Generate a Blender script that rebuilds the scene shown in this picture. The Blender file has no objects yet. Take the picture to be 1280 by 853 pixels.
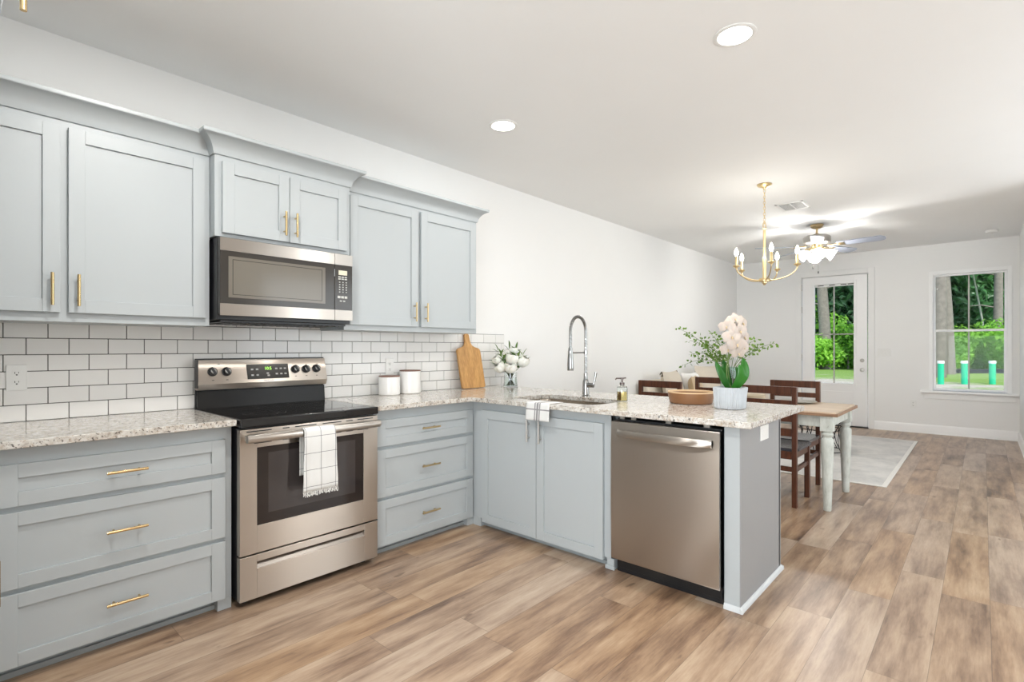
import bpy, bmesh, math, random
from math import sin, cos, pi, radians as R
from mathutils import Vector, Matrix
from mathutils.geometry import tessellate_polygon

random.seed(7)
S = bpy.context.scene
COL = S.collection

# ------------------------------------------------------------------ camera
CX, CY, CZ, YAW, FPX, HY = -0.0996, -3.3214, 1.2557, 0.7355, 650.34, 435.5
cam_d = bpy.data.cameras.new('camera')
cam_d.sensor_width = 36
cam_d.lens = FPX / 1280 * 36
cam_d.shift_y = (HY - 426.5) / 1280
cam_d.clip_start = 0.02
cam_d.clip_end = 300
cam = bpy.data.objects.new('camera', cam_d)
cam.location = (CX, CY, CZ)
cam.rotation_euler = (pi / 2, 0, YAW - pi / 2)
COL.objects.link(cam)
S.camera = cam

# ------------------------------------------------------------------ world, sun, large lights, exposure
world = bpy.data.worlds.new('world')
S.world = world
world.use_nodes = True
wn = world.node_tree
bg = wn.nodes['Background']
sky = wn.nodes.new('ShaderNodeTexSky')
sky.sky_type = 'NISHITA'
sky.sun_disc = False
sky.sun_elevation = R(48)
sky.sun_rotation = R(200)
wn.links.new(sky.outputs[0], bg.inputs[0])
bg.inputs[1].default_value = 0.24

def lamp(name, kind, loc, energy, color=(1, 1, 1), rot=(0, 0, 0), **kw):
    d = bpy.data.lights.new(name, kind)
    d.energy = energy
    d.color = color
    for k, v in kw.items():
        setattr(d, k, v)
    o = bpy.data.objects.new(name, d)
    o.location = loc
    o.rotation_euler = rot
    COL.objects.link(o)
    return o

lamp('sun', 'SUN', (-5, -8, 20), 3.4, (1, .96, .88), (R(42), 0, R(-65)), angle=R(1.5))
# added fill lamps in front of the solid walls behind and beside the camera
lamp('fill_behind', 'AREA', (-2.5, -3.9, 1.35), 205, (.86, .94, 1), (0, R(-108), 0), shape='RECTANGLE', size=2.2, size_y=2.8)
lamp('fill_beside', 'AREA', (4.7, -5.5, 1.35), 56, (.86, .94, 1), (R(94), 0, 0), shape='RECTANGLE', size=3.0, size_y=2.0)
# portals that guide the outdoor light in through the window and the door glass
for nm, y_, z_, sy_, sz_ in (('window_portal', -3.175, 1.49, .78, 1.66), ('door_portal', -1.525, 1.5, .54, 1.6)):
    lamp(nm, 'AREA', (9.80, y_, z_), 1, (1, 1, 1), (0, R(90), 0), shape='RECTANGLE', size=sz_, size_y=sy_).data.cycles.is_portal = True

S.view_settings.view_transform = 'Standard'
S.view_settings.look = 'None'
S.view_settings.gamma = 1
S.view_settings.exposure = 0.30
S.view_settings.use_curve_mapping = False
S.cycles.max_bounces = 10
S.cycles.diffuse_bounces = 6
S.cycles.glossy_bounces = 5
S.cycles.transmission_bounces = 8
S.cycles.transparent_max_bounces = 12
S.cycles.caustics_reflective = False
S.cycles.caustics_refractive = False
S.cycles.sample_clamp_indirect = 6
S.cycles.use_denoising = True

# ------------------------------------------------------------------ materials
class N:
    """small node-tree helper"""
    def __init__(s, name):
        s.m = bpy.data.materials.new(name)
        s.m.use_nodes = True
        s.t = s.m.node_tree
        s.p = s.t.nodes['Principled BSDF']
    def n(s, kind, **kw):
        x = s.t.nodes.new('ShaderNode' + kind)
        for k, v in kw.items():
            setattr(x, k, v)
        return x
    def l(s, a, b):
        s.t.links.new(a, b)
    def math(s, op, a, b=None, c=None):
        x = s.n('Math', operation=op)
        for i, v in enumerate((a, b, c)):
            if v is None: continue
            if isinstance(v, (int, float)): x.inputs[i].default_value = v
            else: s.l(v, x.inputs[i])
        return x.outputs[0]
    def coord(s, scale=(1, 1, 1), out='Object'):
        tc = s.n('TexCoord'); mp = s.n('Mapping')
        mp.inputs['Scale'].default_value = scale
        s.l(tc.outputs[out], mp.inputs[0])
        return mp.outputs[0]
    def noise(s, vec, scale, detail=4, rough=.55):
        x = s.n('TexNoise')
        x.inputs['Scale'].default_value = scale
        x.inputs['Detail'].default_value = detail
        x.inputs['Roughness'].default_value = rough
        s.l(vec, x.inputs['Vector'])
        return x.outputs['Fac']
    def ramp(s, fac, stops, interp='LINEAR'):
        x = s.n('ValToRGB')
        x.color_ramp.interpolation = interp
        e = x.color_ramp.elements
        while len(e) < len(stops): e.new(.5)
        for i, (p, c) in enumerate(stops):
            e[i].position = p
            e[i].color = (*c, 1) if len(c) == 3 else c
        s.l(fac, x.inputs[0])
        return x.outputs[0]
    def mix(s, fac, a, b, mode='MIX'):
        x = s.n('Mix', data_type='RGBA', blend_type=mode)
        for k, v in ((0, fac), (6, a), (7, b)):
            if isinstance(v, (int, float)): x.inputs[k].default_value = v
            elif isinstance(v, tuple): x.inputs[k].default_value = (*v, 1)
            else: s.l(v, x.inputs[k])
        return x.outputs[2]
    def bump(s, h, strength, dist=.01):
        x = s.n('Bump')
        x.inputs['Strength'].default_value = strength
        x.inputs['Distance'].default_value = dist
        s.l(h, x.inputs['Height'])
        s.l(x.outputs[0], s.p.inputs['Normal'])
    def set(s, **kw):
        for k, v in kw.items():
            k = k.replace('_', ' ')
            i = s.p.inputs[k]
            if isinstance(v, (int, float)): i.default_value = v
            elif isinstance(v, tuple): i.default_value = (*v, 1)
            else: s.l(v, i)
        return s

M = {}
def plain(key, color, rough=.5, metal=0.0, var=.06, scale=8, spec=.5, **kw):
    a = N(key)
    f = a.noise(a.coord(), scale)
    c = a.mix(f, tuple(x * (1 - var) for x in color), tuple(min(1, x * (1 + var)) for x in color))
    a.set(Base_Color=c, Roughness=rough, Metallic=metal)
    a.p.inputs['Specular IOR Level'].default_value = spec
    for k, v in kw.items():
        a.p.inputs[k.replace('_', ' ')].default_value = v
    M[key] = a.m
    return a

# painted walls and ceiling: faint roller texture
for key, c in (('wall_paint', (.85, .85, .84)), ('ceiling_paint', (.875, .88, .875))):
    a = plain(key, c, .75, var=.012, scale=3, spec=.25)
    a.bump(a.noise(a.coord(), 220, 2), .04, .002)
plain('trim_paint', (.89, .89, .885), .35, var=.01)
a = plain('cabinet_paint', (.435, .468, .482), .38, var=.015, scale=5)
a.bump(a.noise(a.coord(), 160, 2), .03, .001)
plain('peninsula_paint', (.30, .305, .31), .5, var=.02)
plain('shoe_paint', (.60, .62, .63), .45, var=.02)
plain('toe_kick_paint', (.33, .36, .37), .5, var=.02)
plain('tile', (.80, .79, .77), .14, var=.025, scale=4)
plain('grout', (.10, .095, .09), .9, var=.2, scale=60)
plain('brass', (.64, .48, .25), .25, 1, var=.05)
plain('aged_brass', (.60, .46, .26), .3, 1, var=.08)
plain('gold_paint', (.83, .66, .36), .28, .9, var=.05)
plain('nickel', (.50, .48, .45), .3, 1, var=.05)
plain('dark_pump', (.16, .13, .12), .3, 1, var=.05)
plain('grip_steel', (.22, .20, .18), .35, 1, var=.05)
plain('chrome', (.36, .36, .355), .13, 1, var=.02)
plain('black_glass', (.012, .011, .011), .06, var=.1)
plain('splash_black', (.020, .019, .018), .22, var=.1, spec=.15)
plain('inner_glass', (.05, .043, .042), .05, var=.25, scale=4)
plain('oven_glass', (.022, .017, .016), .05, var=.2)
plain('microwave_glass', (.16, .145, .12), .12, var=.08, scale=3)
plain('microwave_black', (.035, .03, .025), .15, var=.1)
plain('black_plastic', (.012, .013, .015), .35, var=.1)
plain('dark_metal', (.05, .05, .05), .4, .8, var=.1)
plain('burner_ring', (.10, .10, .10), .2, var=.1)
plain('white_plastic', (.82, .82, .80), .35, var=.01)
plain('slot_dark', (.02, .02, .02), .6, var=.1)
plain('display_panel', (.02, .018, .014), .15, var=.1)
plain('key_print', (.55, .55, .52), .5, var=.02)
plain('white_ceramic', (.84, .83, .81), .22, var=.015)
plain('red_wood', (.20, .09, .06), .45, var=.25, scale=20)
plain('terracotta_wood', (.23, .105, .042), .4, var=.18, scale=12)
plain('pale_wood', (.60, .42, .24), .5, var=.12, scale=12)
plain('grey_plate', (.42, .41, .37), .4, var=.06)
plain('cream_bowl', (.55, .48, .36), .5, var=.08)
plain('moss', (.05, .07, .02), .95, var=.6, scale=60)
plain('linen', (.70, .64, .54), .9, var=.06, scale=60, spec=.2)
plain('cream_fabric', (.62, .56, .47), .9, var=.07, scale=50, spec=.2)
plain('tan_leather', (.50, .38, .24), .5, var=.12, scale=14)
plain('white_fabric', (.80, .79, .76), .9, var=.03, scale=50, spec=.2)
plain('dark_tassel', (.07, .05, .03), .9, var=.3)
plain('seat_black', (.045, .045, .055), .22, var=.2)
plain('black_wire', (.02, .02, .02), .45, .5, var=.1)
plain('blade_grey', (.30, .33, .40), .45, var=.06, scale=6)
plain('trunk', (.30, .25, .22), .9, var=.35, scale=9)
plain('birch', (.23, .20, .18), .9, var=.45, scale=5)
plain('turquoise', (.015, .50, .27), .5, var=.06)
plain('silt_cloth', (.02, .03, .03), .9, var=.2)
plain('dry_branch', (.42, .42, .38), .8, var=.15)
plain('orchid_petal', (.50, .425, .375), .55, var=.05, scale=25, Subsurface_Weight=.1)
plain('orchid_lip', (.55, .42, .25), .5, var=.1)
plain('peony_petal', (.82, .80, .74), .6, var=.04, scale=30, Subsurface_Weight=.1)
plain('stem_green', (.13, .20, .05), .5, var=.15)
plain('label_ink', (.10, .09, .08), .5, var=.02)

def leafmat(key, c1, c2, rough=.45):
    a = N(key)
    f = a.noise(a.coord(), 3.1, 5)
    oi = a.n('ObjectInfo')
    g = a.math('ADD', f, a.math('MULTIPLY', a.math('SUBTRACT', oi.outputs['Random'], .5), .3))
    a.set(Base_Color=a.ramp(g, [(.3, c1), (.7, c2)]), Roughness=rough)
    tr = a.n('BsdfTranslucent')
    tr.inputs[0].default_value = (*c2, 1)
    mx = a.n('MixShader'); mx.inputs[0].default_value = .3
    out = a.t.nodes['Material Output']
    a.l(a.p.outputs[0], mx.inputs[1]); a.l(tr.outputs[0], mx.inputs[2]); a.l(mx.outputs[0], out.inputs[0])
    M[key] = a.m
leafmat('orchid_leaf', (.015, .10, .012), (.05, .26, .03), .3)
leafmat('sprig_leaf', (.05, .13, .015), (.22, .38, .05))
leafmat('peony_leaf', (.03, .09, .015), (.16, .28, .05))
leafmat('forest_leaf', (.025, .10, .035), (.09, .28, .075))
leafmat('bush_leaf', (.12, .34, .03), (.34, .66, .07))
leafmat('deep_leaf', (.015, .06, .025), (.06, .19, .06))

def steel(key, col, rough, axis):
    a = N(key)
    sc = [400, 400, 400]; sc[axis] = 3
    f = a.noise(a.coord(tuple(sc)), 1.0, 2)
    a.set(Base_Color=col, Metallic=1.0, Roughness=a.math('ADD', a.math('MULTIPLY', f, .02), rough - .01), Anisotropic=1.0, Anisotropic_Rotation=.25)
    tg = a.n('Tangent', direction_type='RADIAL', axis='Z')
    a.l(tg.outputs[0], a.p.inputs['Tangent'])
    M[key] = a.m
steel('steel', (.53, .47, .41), .34, 0)
steel('steel_light', (.50, .465, .425), .34, 0)
steel('steel_side', (.53, .485, .44), .33, 1)
steel('sink_steel', (.55, .49, .42), .25, 1)

def emit(key, col, st):
    a = N(key)
    a.set(Base_Color=col, Emission_Color=col, Emission_Strength=st)
    M[key] = a.m
emit('lamp_disc', (1, .97, .92), 6)
emit('bulb_glow', (1, .90, .72), 28)
emit('shade_glow', (1, .97, .93), 9.0)
emit('green_led', (.45, 1, .12), 1.0)
emit('lcd', (.62, .58, .45), .15)

def glass(key, col, rough=0.0, ior=1.45):
    a = N(key)
    a.set(Base_Color=col, Roughness=rough, IOR=ior)
    a.p.inputs['Transmission Weight'].default_value = 1
    M[key] = a.m
glass('clear_glass', (.95, .98, .97))
glass('teal_glass', (.78, .94, .90))
glass('water', (.9, .97, .93), 0, 1.33)
glass('amber_liquid', (.95, .74, .28), 0, 1.35)
# window panes: thin sheet, mostly straight through with a faint mirror
a = N('pane')
tb = a.n('BsdfTransparent'); tb.inputs[0].default_value = (.96, .98, .97, 1)
gb = a.n('BsdfGlossy'); gb.inputs['Roughness'].default_value = 0.0
fr = a.n('Fresnel'); mx = a.n('MixShader')
a.l(a.math('MULTIPLY', fr.outputs[0], .12), mx.inputs[0])
a.l(tb.outputs[0], mx.inputs[1]); a.l(gb.outputs[0], mx.inputs[2])
a.l(mx.outputs[0], a.t.nodes['Material Output'].inputs[0])
M['pane'] = a.m

# vinyl plank floor, boards along x
a = N('planks')
tc = a.n('TexCoord'); sp = a.n('SeparateXYZ'); a.l(tc.outputs['Object'], sp.inputs[0])
X_, Y_ = sp.outputs[0], sp.outputs[1]
W_, L_ = .183, 1.22
v = a.math('DIVIDE', a.math('ADD', Y_, 3.348), W_)
row = a.math('FLOOR', v); fv = a.math('FRACT', v)
wn1 = a.n('TexWhiteNoise', noise_dimensions='1D'); a.l(row, wn1.inputs['W'])
u = a.math('ADD', a.math('DIVIDE', X_, L_), a.math('MULTIPLY', wn1.outputs[0], 7.31))
colm = a.math('FLOOR', u); fu = a.math('FRACT', u)
cb = a.n('CombineXYZ'); a.l(row, cb.inputs[0]); a.l(colm, cb.inputs[1])
wn2 = a.n('TexWhiteNoise', noise_dimensions='2D'); a.l(cb.outputs[0], wn2.inputs['Vector'])
pid = wn2.outputs[0]
def pv(sx, sy, k1, k2):
    c_ = a.n('CombineXYZ')
    a.l(a.math('ADD', a.math('MULTIPLY', X_, sx), a.math('MULTIPLY', pid, k1)), c_.inputs[0])
    a.l(a.math('ADD', a.math('MULTIPLY', Y_, sy), a.math('MULTIPLY', pid, k2)), c_.inputs[1])
    return c_.outputs[0]
broad = a.noise(pv(1.0, 6.5, 37, 91), 1.7, 6, .60)
fine = a.noise(pv(5, 60, 13, 5), 1.6, 5, .7)
cloud = a.noise(pv(1.5, 3.4, 71, 23), 1.0, 4, .55)
tone = a.math('ADD', a.math('ADD', a.math('MULTIPLY', broad, .58), a.math('MULTIPLY', fine, .20)), a.math('MULTIPLY', cloud, .22))
tone = a.math('ADD', tone, a.math('MULTIPLY', a.math('SUBTRACT', pid, .5), .07))
wood = a.ramp(tone, [(.33, (.075, .040, .022)), (.425, (.205, .118, .067)), (.52, (.35, .219, .124)), (.65, (.51, .365, .235))])
grey = a.ramp(tone, [(.32, (.125, .082, .058)), (.42, (.265, .187, .138)), (.52, (.41, .308, .23)), (.65, (.53, .43, .335))])
knots = a.ramp(a.noise(pv(5.5, 13, 17, 41), 1.0, 2, .5), [(.70, (0, 0, 0)), (.76, (1, 1, 1))])
wn3 = a.n('TexWhiteNoise', noise_dimensions='2D')
cb4 = a.n('CombineXYZ'); a.l(colm, cb4.inputs[0]); a.l(row, cb4.inputs[1]); a.l(cb4.outputs[0], wn3.inputs['Vector'])
wc = a.mix(a.math('ADD', .15, a.math('MULTIPLY', wn3.outputs[0], .85)), wood, grey)
wc = a.mix(a.math('MULTIPLY', knots, .6), wc, (.09, .05, .03))
eu = a.math('MULTIPLY', a.math('MINIMUM', fu, a.math('SUBTRACT', 1, fu)), L_)
ev = a.math('MULTIPLY', a.math('MINIMUM', fv, a.math('SUBTRACT', 1, fv)), W_)
seam = a.math('LESS_THAN', a.math('MINIMUM', eu, ev), .0011)
a.set(Base_Color=a.mix(a.math('MULTIPLY', seam, .6), wc, (.10, .07, .05)),
      Roughness=a.math('ADD', .24, a.math('MULTIPLY', fine, .16)))
a.bump(a.math('SUBTRACT', a.math('MULTIPLY', fine, .3), seam), .12, .002)
M['planks'] = a.m

# granite
a = N('granite')
vc = a.coord()
base = a.ramp(a.noise(vc, 34, 5, .65), [(.30, (.27, .225, .185)), (.44, (.52, .475, .42)), (.58, (.65, .63, .59)), (.8, (.75, .74, .72))])
spk = a.ramp(a.noise(vc, 95, 3, .6), [(.38, (1, 1, 1)), (.42, (0, 0, 0))])
c1 = a.mix(a.math('MULTIPLY', spk, .85), base, (.055, .045, .04))
spk2 = a.ramp(a.noise(vc, 62, 2, .5), [(.60, (0, 0, 0)), (.66, (1, 1, 1))])
c2 = a.mix(a.math('MULTIPLY', spk2, .55), c1, (.42, .32, .23))
a.set(Base_Color=c2, Roughness=.10)
M['granite'] = a.m

def woodmat(key, c1, c2, axis, rough=.35, sc=1.0):
    a = N(key)
    s_ = [14, 14, 14]; s_[axis] = 1.2
    v = a.coord(tuple(x * sc for x in s_))
    f = a.math('ADD', a.math('MULTIPLY', a.noise(v, 2.2, 6, .6), .7), a.math('MULTIPLY', a.noise(v, 9, 3), .3))
    a.set(Base_Color=a.ramp(f, [(.33, c1), (.66, c2)]), Roughness=rough)
    M[key] = a.m
woodmat('chair_wood', (.042, .014, .008), (.125, .043, .020), 2, .32)
woodmat('board_wood', (.36, .17, .045), (.60, .33, .11), 2, .4)
woodmat('table_wood', (.42, .30, .20), (.60, .47, .34), 1, .4)
woodmat('edge_wood', (.17, .09, .045), (.36, .22, .13), 1, .45)
# distressed pale grey-green paint
a = N('distressed')
f = a.noise(a.coord((1, 1, .35)), 26, 6, .7)
a.set(Base_Color=a.ramp(f, [(.27, (.16, .14, .11)), (.36, (.44, .46, .42)), (.6, (.56, .58, .54))]), Roughness=.55)
M['distressed'] = a.m
# worn rug
a = N('rug')
vc = a.coord()
f = a.noise(vc, 2.4, 6, .7); g = a.noise(vc, 30, 4, .7)
c = a.mix(a.math('MULTIPLY', g, .8), a.ramp(f, [(.35, (.40, .40, .40)), (.55, (.60, .585, .56)), (.7, (.68, .66, .63))]), (.62, .60, .57))
a.set(Base_Color=c, Roughness=.95)
a.bump(a.noise(vc, 260, 2), .3, .003)
M['rug'] = a.m
plain('rug_border', (.70, .68, .64), .95, var=.05, scale=60)
# lawn / dirt
a = N('ground')
vc = a.coord()
f = a.noise(vc, .35, 6, .65); g = a.noise(vc, 9, 4, .7)
sp = a.n('SeparateXYZ'); a.l(vc, sp.inputs[0])
grass = a.ramp(g, [(.3, (.10, .22, .03)), (.7, (.30, .42, .08))])
dirt = a.ramp(g, [(.3, (.36, .29, .22)), (.7, (.62, .56, .48))])
band = a.math('ADD', a.math('MULTIPLY', a.math('SUBTRACT', f, .5), 26), sp.outputs[0])
k = a.ramp(a.math('DIVIDE', band, 60), [(.42, (0, 0, 0)), (.50, (1, 1, 1))])
a.set(Base_Color=a.mix(k, dirt, grass), Roughness=.95)
M['ground'] = a.m
# towels
def towelmat(key, lines, col=(.70, .70, .685), ink=(.05, .05, .06)):
    a = N(key)
    tc = a.n('TexCoord'); sp = a.n('SeparateXYZ'); a.l(tc.outputs['Object'], sp.inputs[0])
    fac = None
    for ax, pos, w in lines:
        t = a.math('LESS_THAN', a.math('ABSOLUTE', a.math('SUBTRACT', sp.outputs[ax], pos)), w)
        fac = t if fac is None else a.math('MAXIMUM', fac, t)
    g = a.noise(a.coord(), 300, 2)
    a.set(Base_Color=a.mix(a.math('MULTIPLY', fac, .85), col, ink), Roughness=.95)
    a.bump(g, .2, .002)
    M[key] = a.m
towelmat('check_towel', [(0, .002, .0013), (0, .083, .0013), (0, -.079, .0013)] + [(2, z, .0012) for z in (-.02, -.105, -.19, -.275)])
towelmat('stripe_towel', [(1, -.018, .0045), (1, .0, .0075), (1, .020, .0045), (2, -.038, .004)], ink=(.20, .19, .20))
# fluted planter
plain('planter_clay', (.50, .53, .56), .55, var=.14, scale=20)

# ------------------------------------------------------------------ mesh builder
class MB:
    def __init__(s):
        s.v = []; s.f = []; s.m = []; s.mi = 0
    def add(s, vs, fs):
        b = len(s.v)
        s.v += [tuple(p) for p in vs]
        s.f += [tuple(i + b for i in f) for f in fs]
        s.m += [s.mi] * len(fs)
        return s
    def box(s, x0, x1, y0, y1, z0, z1):
        x0, x1 = sorted((x0, x1)); y0, y1 = sorted((y0, y1)); z0, z1 = sorted((z0, z1))
        return s.add([(x0, y0, z0), (x1, y0, z0), (x1, y1, z0), (x0, y1, z0), (x0, y0, z1), (x1, y0, z1), (x1, y1, z1), (x0, y1, z1)],
                     [(0, 3, 2, 1), (4, 5, 6, 7), (0, 1, 5, 4), (1, 2, 6, 5), (2, 3, 7, 6), (3, 0, 4, 7)])
    def hexa(s, lo, hi):
        """solid between two quads given in the same order"""
        return s.add(list(lo) + list(hi), [(3, 2, 1, 0), (4, 5, 6, 7), (0, 1, 5, 4), (1, 2, 6, 5), (2, 3, 7, 6), (3, 0, 4, 7)])
    def tube(s, pts, r, n=10, cap=True, flat=None):
        pts = [Vector(p) for p in pts]
        rs = r if isinstance(r, (list, tuple)) else [r] * len(pts)
        up = None; rings = []
        for i, p in enumerate(pts):
            t = (pts[min(i + 1, len(pts) - 1)] - pts[max(i - 1, 0)]).normalized()
            if up is None:
                up = Vector((0, 0, 1)) if abs(t.z) < .9 else Vector((1, 0, 0))
            a_ = (up - t * up.dot(t)).normalized(); b_ = t.cross(a_)
            up = a_
            rings.append([p + (a_ * cos(2 * pi * k / n) * (flat or 1) + b_ * sin(2 * pi * k / n)) * rs[i] for k in range(n)])
        vs = [q for g in rings for q in g]
        fs = [(i * n + k, i * n + (k + 1) % n, (i + 1) * n + (k + 1) % n, (i + 1) * n + k) for i in range(len(rings) - 1) for k in range(n)]
        if cap:
            fs += [tuple(range(n))[::-1], tuple((len(rings) - 1) * n + k for k in range(n))]
        return s.add(vs, fs)
    def lathe(s, prof, c=(0, 0, 0), n=24, axis='z', sy=1.0, cap=True):
        vs = []; fs = []
        for r, z in prof:
            for k in range(n):
                a_ = 2 * pi * k / n
                if axis == 'z': vs.append((c[0] + r * cos(a_), c[1] + r * sin(a_) * sy, c[2] + z))
                elif axis == 'y': vs.append((c[0] + r * cos(a_), c[1] + z, c[2] + r * sin(a_)))
                else: vs.append((c[0] + z, c[1] + r * cos(a_), c[2] + r * sin(a_)))
        m = len(prof)
        for i in range(m - 1):
            for k in range(n):
                q = (i * n + k, i * n + (k + 1) % n, (i + 1) * n + (k + 1) % n, (i + 1) * n + k)
                fs.append(q if axis != 'y' else q[::-1])
        if cap and prof[0][0] > 1e-6: fs.append(tuple(range(n))[::-1])
        if cap and prof[-1][0] > 1e-6: fs.append(tuple((m - 1) * n + k for k in range(n)))
        return s.add(vs, fs)
    def prism(s, poly, fn, a0, a1):
        """extrude a 2D polygon; fn(p, q, a) -> xyz"""
        n = len(poly)
        vs = [fn(p, q, a0) for p, q in poly] + [fn(p, q, a1) for p, q in poly]
        fs = [tuple(range(n))[::-1], tuple(range(n, 2 * n))] + [(i, (i + 1) % n, n + (i + 1) % n, n + i) for i in range(n)]
        return s.add(vs, fs)
    def ball(s, c, r, n=10, sq=(1, 1, 1)):
        prof = [(r * sin(pi * i / n), -r * cos(pi * i / n)) for i in range(n + 1)]
        vs = []; k2 = n * 2
        b = MB().lathe(prof, n=k2)
        return s.add([(c[0] + x * sq[0], c[1] + y * sq[1], c[2] + z * sq[2]) for x, y, z in b.v], b.f)
    def build(s, name, mat, parent=None, o=None, bevel=0, smooth=0, sub=0, seg=2):
        me = bpy.data.meshes.new(name)
        if parent is not None:
            r = parent
            while r.parent: r = r.parent
            off = r.location
        else:
            off = Vector(o) if o is not None else Vector((0, 0, 0))
        me.from_pydata([(x - off[0], y - off[1], z - off[2]) for x, y, z in s.v], [], s.f)
        for mm in (mat if isinstance(mat, (list, tuple)) else [mat]):
            me.materials.append(M[mm])
        me.polygons.foreach_set('material_index', s.m)
        bm = bmesh.new(); bm.from_mesh(me)
        bmesh.ops.recalc_face_normals(bm, faces=bm.faces) if len(s.f) < 6000 else None
        bm.to_mesh(me); bm.free()
        if smooth or bevel:
            me.polygons.foreach_set('use_smooth', [True] * len(me.polygons))
            me.set_sharp_from_angle(angle=R(smooth or 35))
        me.update()
        ob = bpy.data.objects.new(name, me)
        COL.objects.link(ob)
        if parent is not None: ob.parent = parent
        else: ob.location = off
        if bevel:
            md = ob.modifiers.new('bevel', 'BEVEL'); md.width = bevel; md.segments = seg; md.limit_method = 'ANGLE'; md.angle_limit = R(40)
            md.harden_normals = True
        if sub:
            md = ob.modifiers.new('sub', 'SUBSURF'); md.levels = sub; md.render_levels = sub
        return ob

def tag(o, label, cat, group=None):
    o['label'] = label; o['category'] = cat
    if group: o['group'] = group
    return o
def thing(name, label, cat, loc=(0, 0, 0), group=None):
    o = bpy.data.objects.new(name, None)
    o.empty_display_size = .1
    o.location = loc
    COL.objects.link(o)
    return tag(o, label, cat, group)
def struct(o):
    o['kind'] = 'structure'
    return o
def copy_tree(o, parent=None):
    c = o.copy(); COL.objects.link(c)
    if parent is not None: c.parent = parent
    for ch in list(o.children): copy_tree(ch, c)
    return c
def text(body, size, fn, name, mat, parent, depth=.0004):
    """lettering turned into a mesh; fn(u, v, d) -> world"""
    cu = bpy.data.curves.new(name, 'FONT'); cu.body = body; cu.size = size; cu.align_x = 'CENTER'; cu.align_y = 'CENTER'; cu.extrude = depth
    t = bpy.data.objects.new(name, cu); COL.objects.link(t)
    bpy.context.view_layer.update()
    me = t.evaluated_get(bpy.context.evaluated_depsgraph_get()).to_mesh()
    mb = MB(); mb.add([fn(*v_.co) for v_ in me.vertices], [tuple(p.vertices) for p in me.polygons])
    bpy.data.objects.remove(t)
    return mb.build(name, mat, parent)

# ------------------------------------------------------------------ room shell
H = 2.7734; XB = 9.67; YR = -3.69
struct(MB().box(-2.75, XB + .15, -5.75, .15, -.12, 0).build('floor', 'planks'))
struct(MB().box(-2.75, XB + .15, -5.75, .15, H, H + .15).build('ceiling', 'ceiling_paint'))
struct(MB().box(-2.75, XB + .15, 0, .15, 0, H).build('wall_left', 'wall_paint'))
# far wall with door and window openings
DY0, DY1, DZ = -1.99, -1.06, 2.435
WY0, WY1, WZ0, WZ1 = -3.585, -2.765, .64, 2.345
w = MB()
w.box(XB, XB + .15, DY1, .15, 0, H); w.box(XB, XB + .15, DY0, DY1, DZ, H)
w.box(XB, XB + .15, WY1, DY0, 0, H); w.box(XB, XB + .15, WY0, WY1, 0, WZ0); w.box(XB, XB + .15, WY0, WY1, WZ1, H)
w.box(XB, XB + .15, YR - .15, WY0, 0, H)
struct(w.build('wall_back', 'wall_paint'))
struct(MB().box(6.5, XB, YR - .15, YR, 0, H).box(6.5, 6.65, -5.75, YR - .15, 0, H).build('wall_right', 'wall_paint'))
struct(MB().box(-2.75, 6.5, -5.75, -5.6, 0, H).build('wall_side', 'wall_paint'))
struct(MB().box(-2.75, -2.6, -5.6, 0, 0, H).build('wall_front', 'wall_paint'))
struct(MB().box(-.76, -.64, -1.95, 0, 0, H).build('wall_partition', 'wall_paint'))

BP = [(0, 0), (.022, 0), (.022, .012), (.015, .02), (.015, .105), (.010, .122), (.004, .132), (0, .132)]
b = MB()
for y0, y1 in ((-.02, -.97), (-2.075, YR)):
    b.prism(BP, lambda p, q, a: (XB - p, a, q), y0, y1)
struct(b.build('baseboard_back', 'trim_paint', smooth=30))
struct(MB().prism(BP, lambda p, q, a: (a, -p, q), 3.14, XB).build('baseboard_left', 'trim_paint', smooth=30))
struct(MB().prism(BP, lambda p, q, a: (a, YR + p, q), 6.5, XB - .02).build('baseboard_right', 'trim_paint', smooth=30))

# window: casing, two sashes, centre bars, panes, sill
wr = struct(bpy.data.objects.new('window_1', None)); COL.objects.link(wr); wr.location = (XB, -3.175, WZ0)
b = MB()
b.box(XB - .018, XB + .1, -2.735, -2.782, .63, 2.375); b.box(XB - .018, XB + .1, -3.568, -3.615, .63, 2.375); b.box(XB - .018, XB + .1, -2.782, -3.568, 2.325, 2.375)
b.build('window_frame', 'trim_paint', wr, bevel=.003)
def sash(x, z0, z1, y0, y1, r=.026):
    m = MB()
    m.box(x, x + .03, y0, y0 - r, z0, z1); m.box(x, x + .03, y1, y1 + r, z0, z1)
    m.box(x, x + .03, y0 - r, y1 + r, z0, z0 + r); m.box(x, x + .03, y0 - r, y1 + r, z1 - r, z1)
    o = m.build('sash', 'trim_paint', wr, bevel=.003)
    MB().box(x + .012, x + .016, y0 - r, y1 + r, z0 + r, z1 - r).build('pane', 'pane', o)
    yc = (y0 + y1) / 2
    MB().box(x + .007, x + .022, yc + .009, yc - .009, z0 + r, z1 - r).build('muntin', 'grey_plate', o)
sash(XB + .05, 1.50, 2.326, -2.782, -3.568)
sash(XB + .015, .645, 1.525, -2.782, -3.568, .032)
MB().box(XB - .055, XB + .06, -2.64, -3.688, .605, .64).build('sill', 'trim_paint', wr, bevel=.006)
MB().box(XB - .016, XB, -2.68, -3.65, .515, .605).build('apron', 'wall_paint', wr, bevel=.003)

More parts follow.
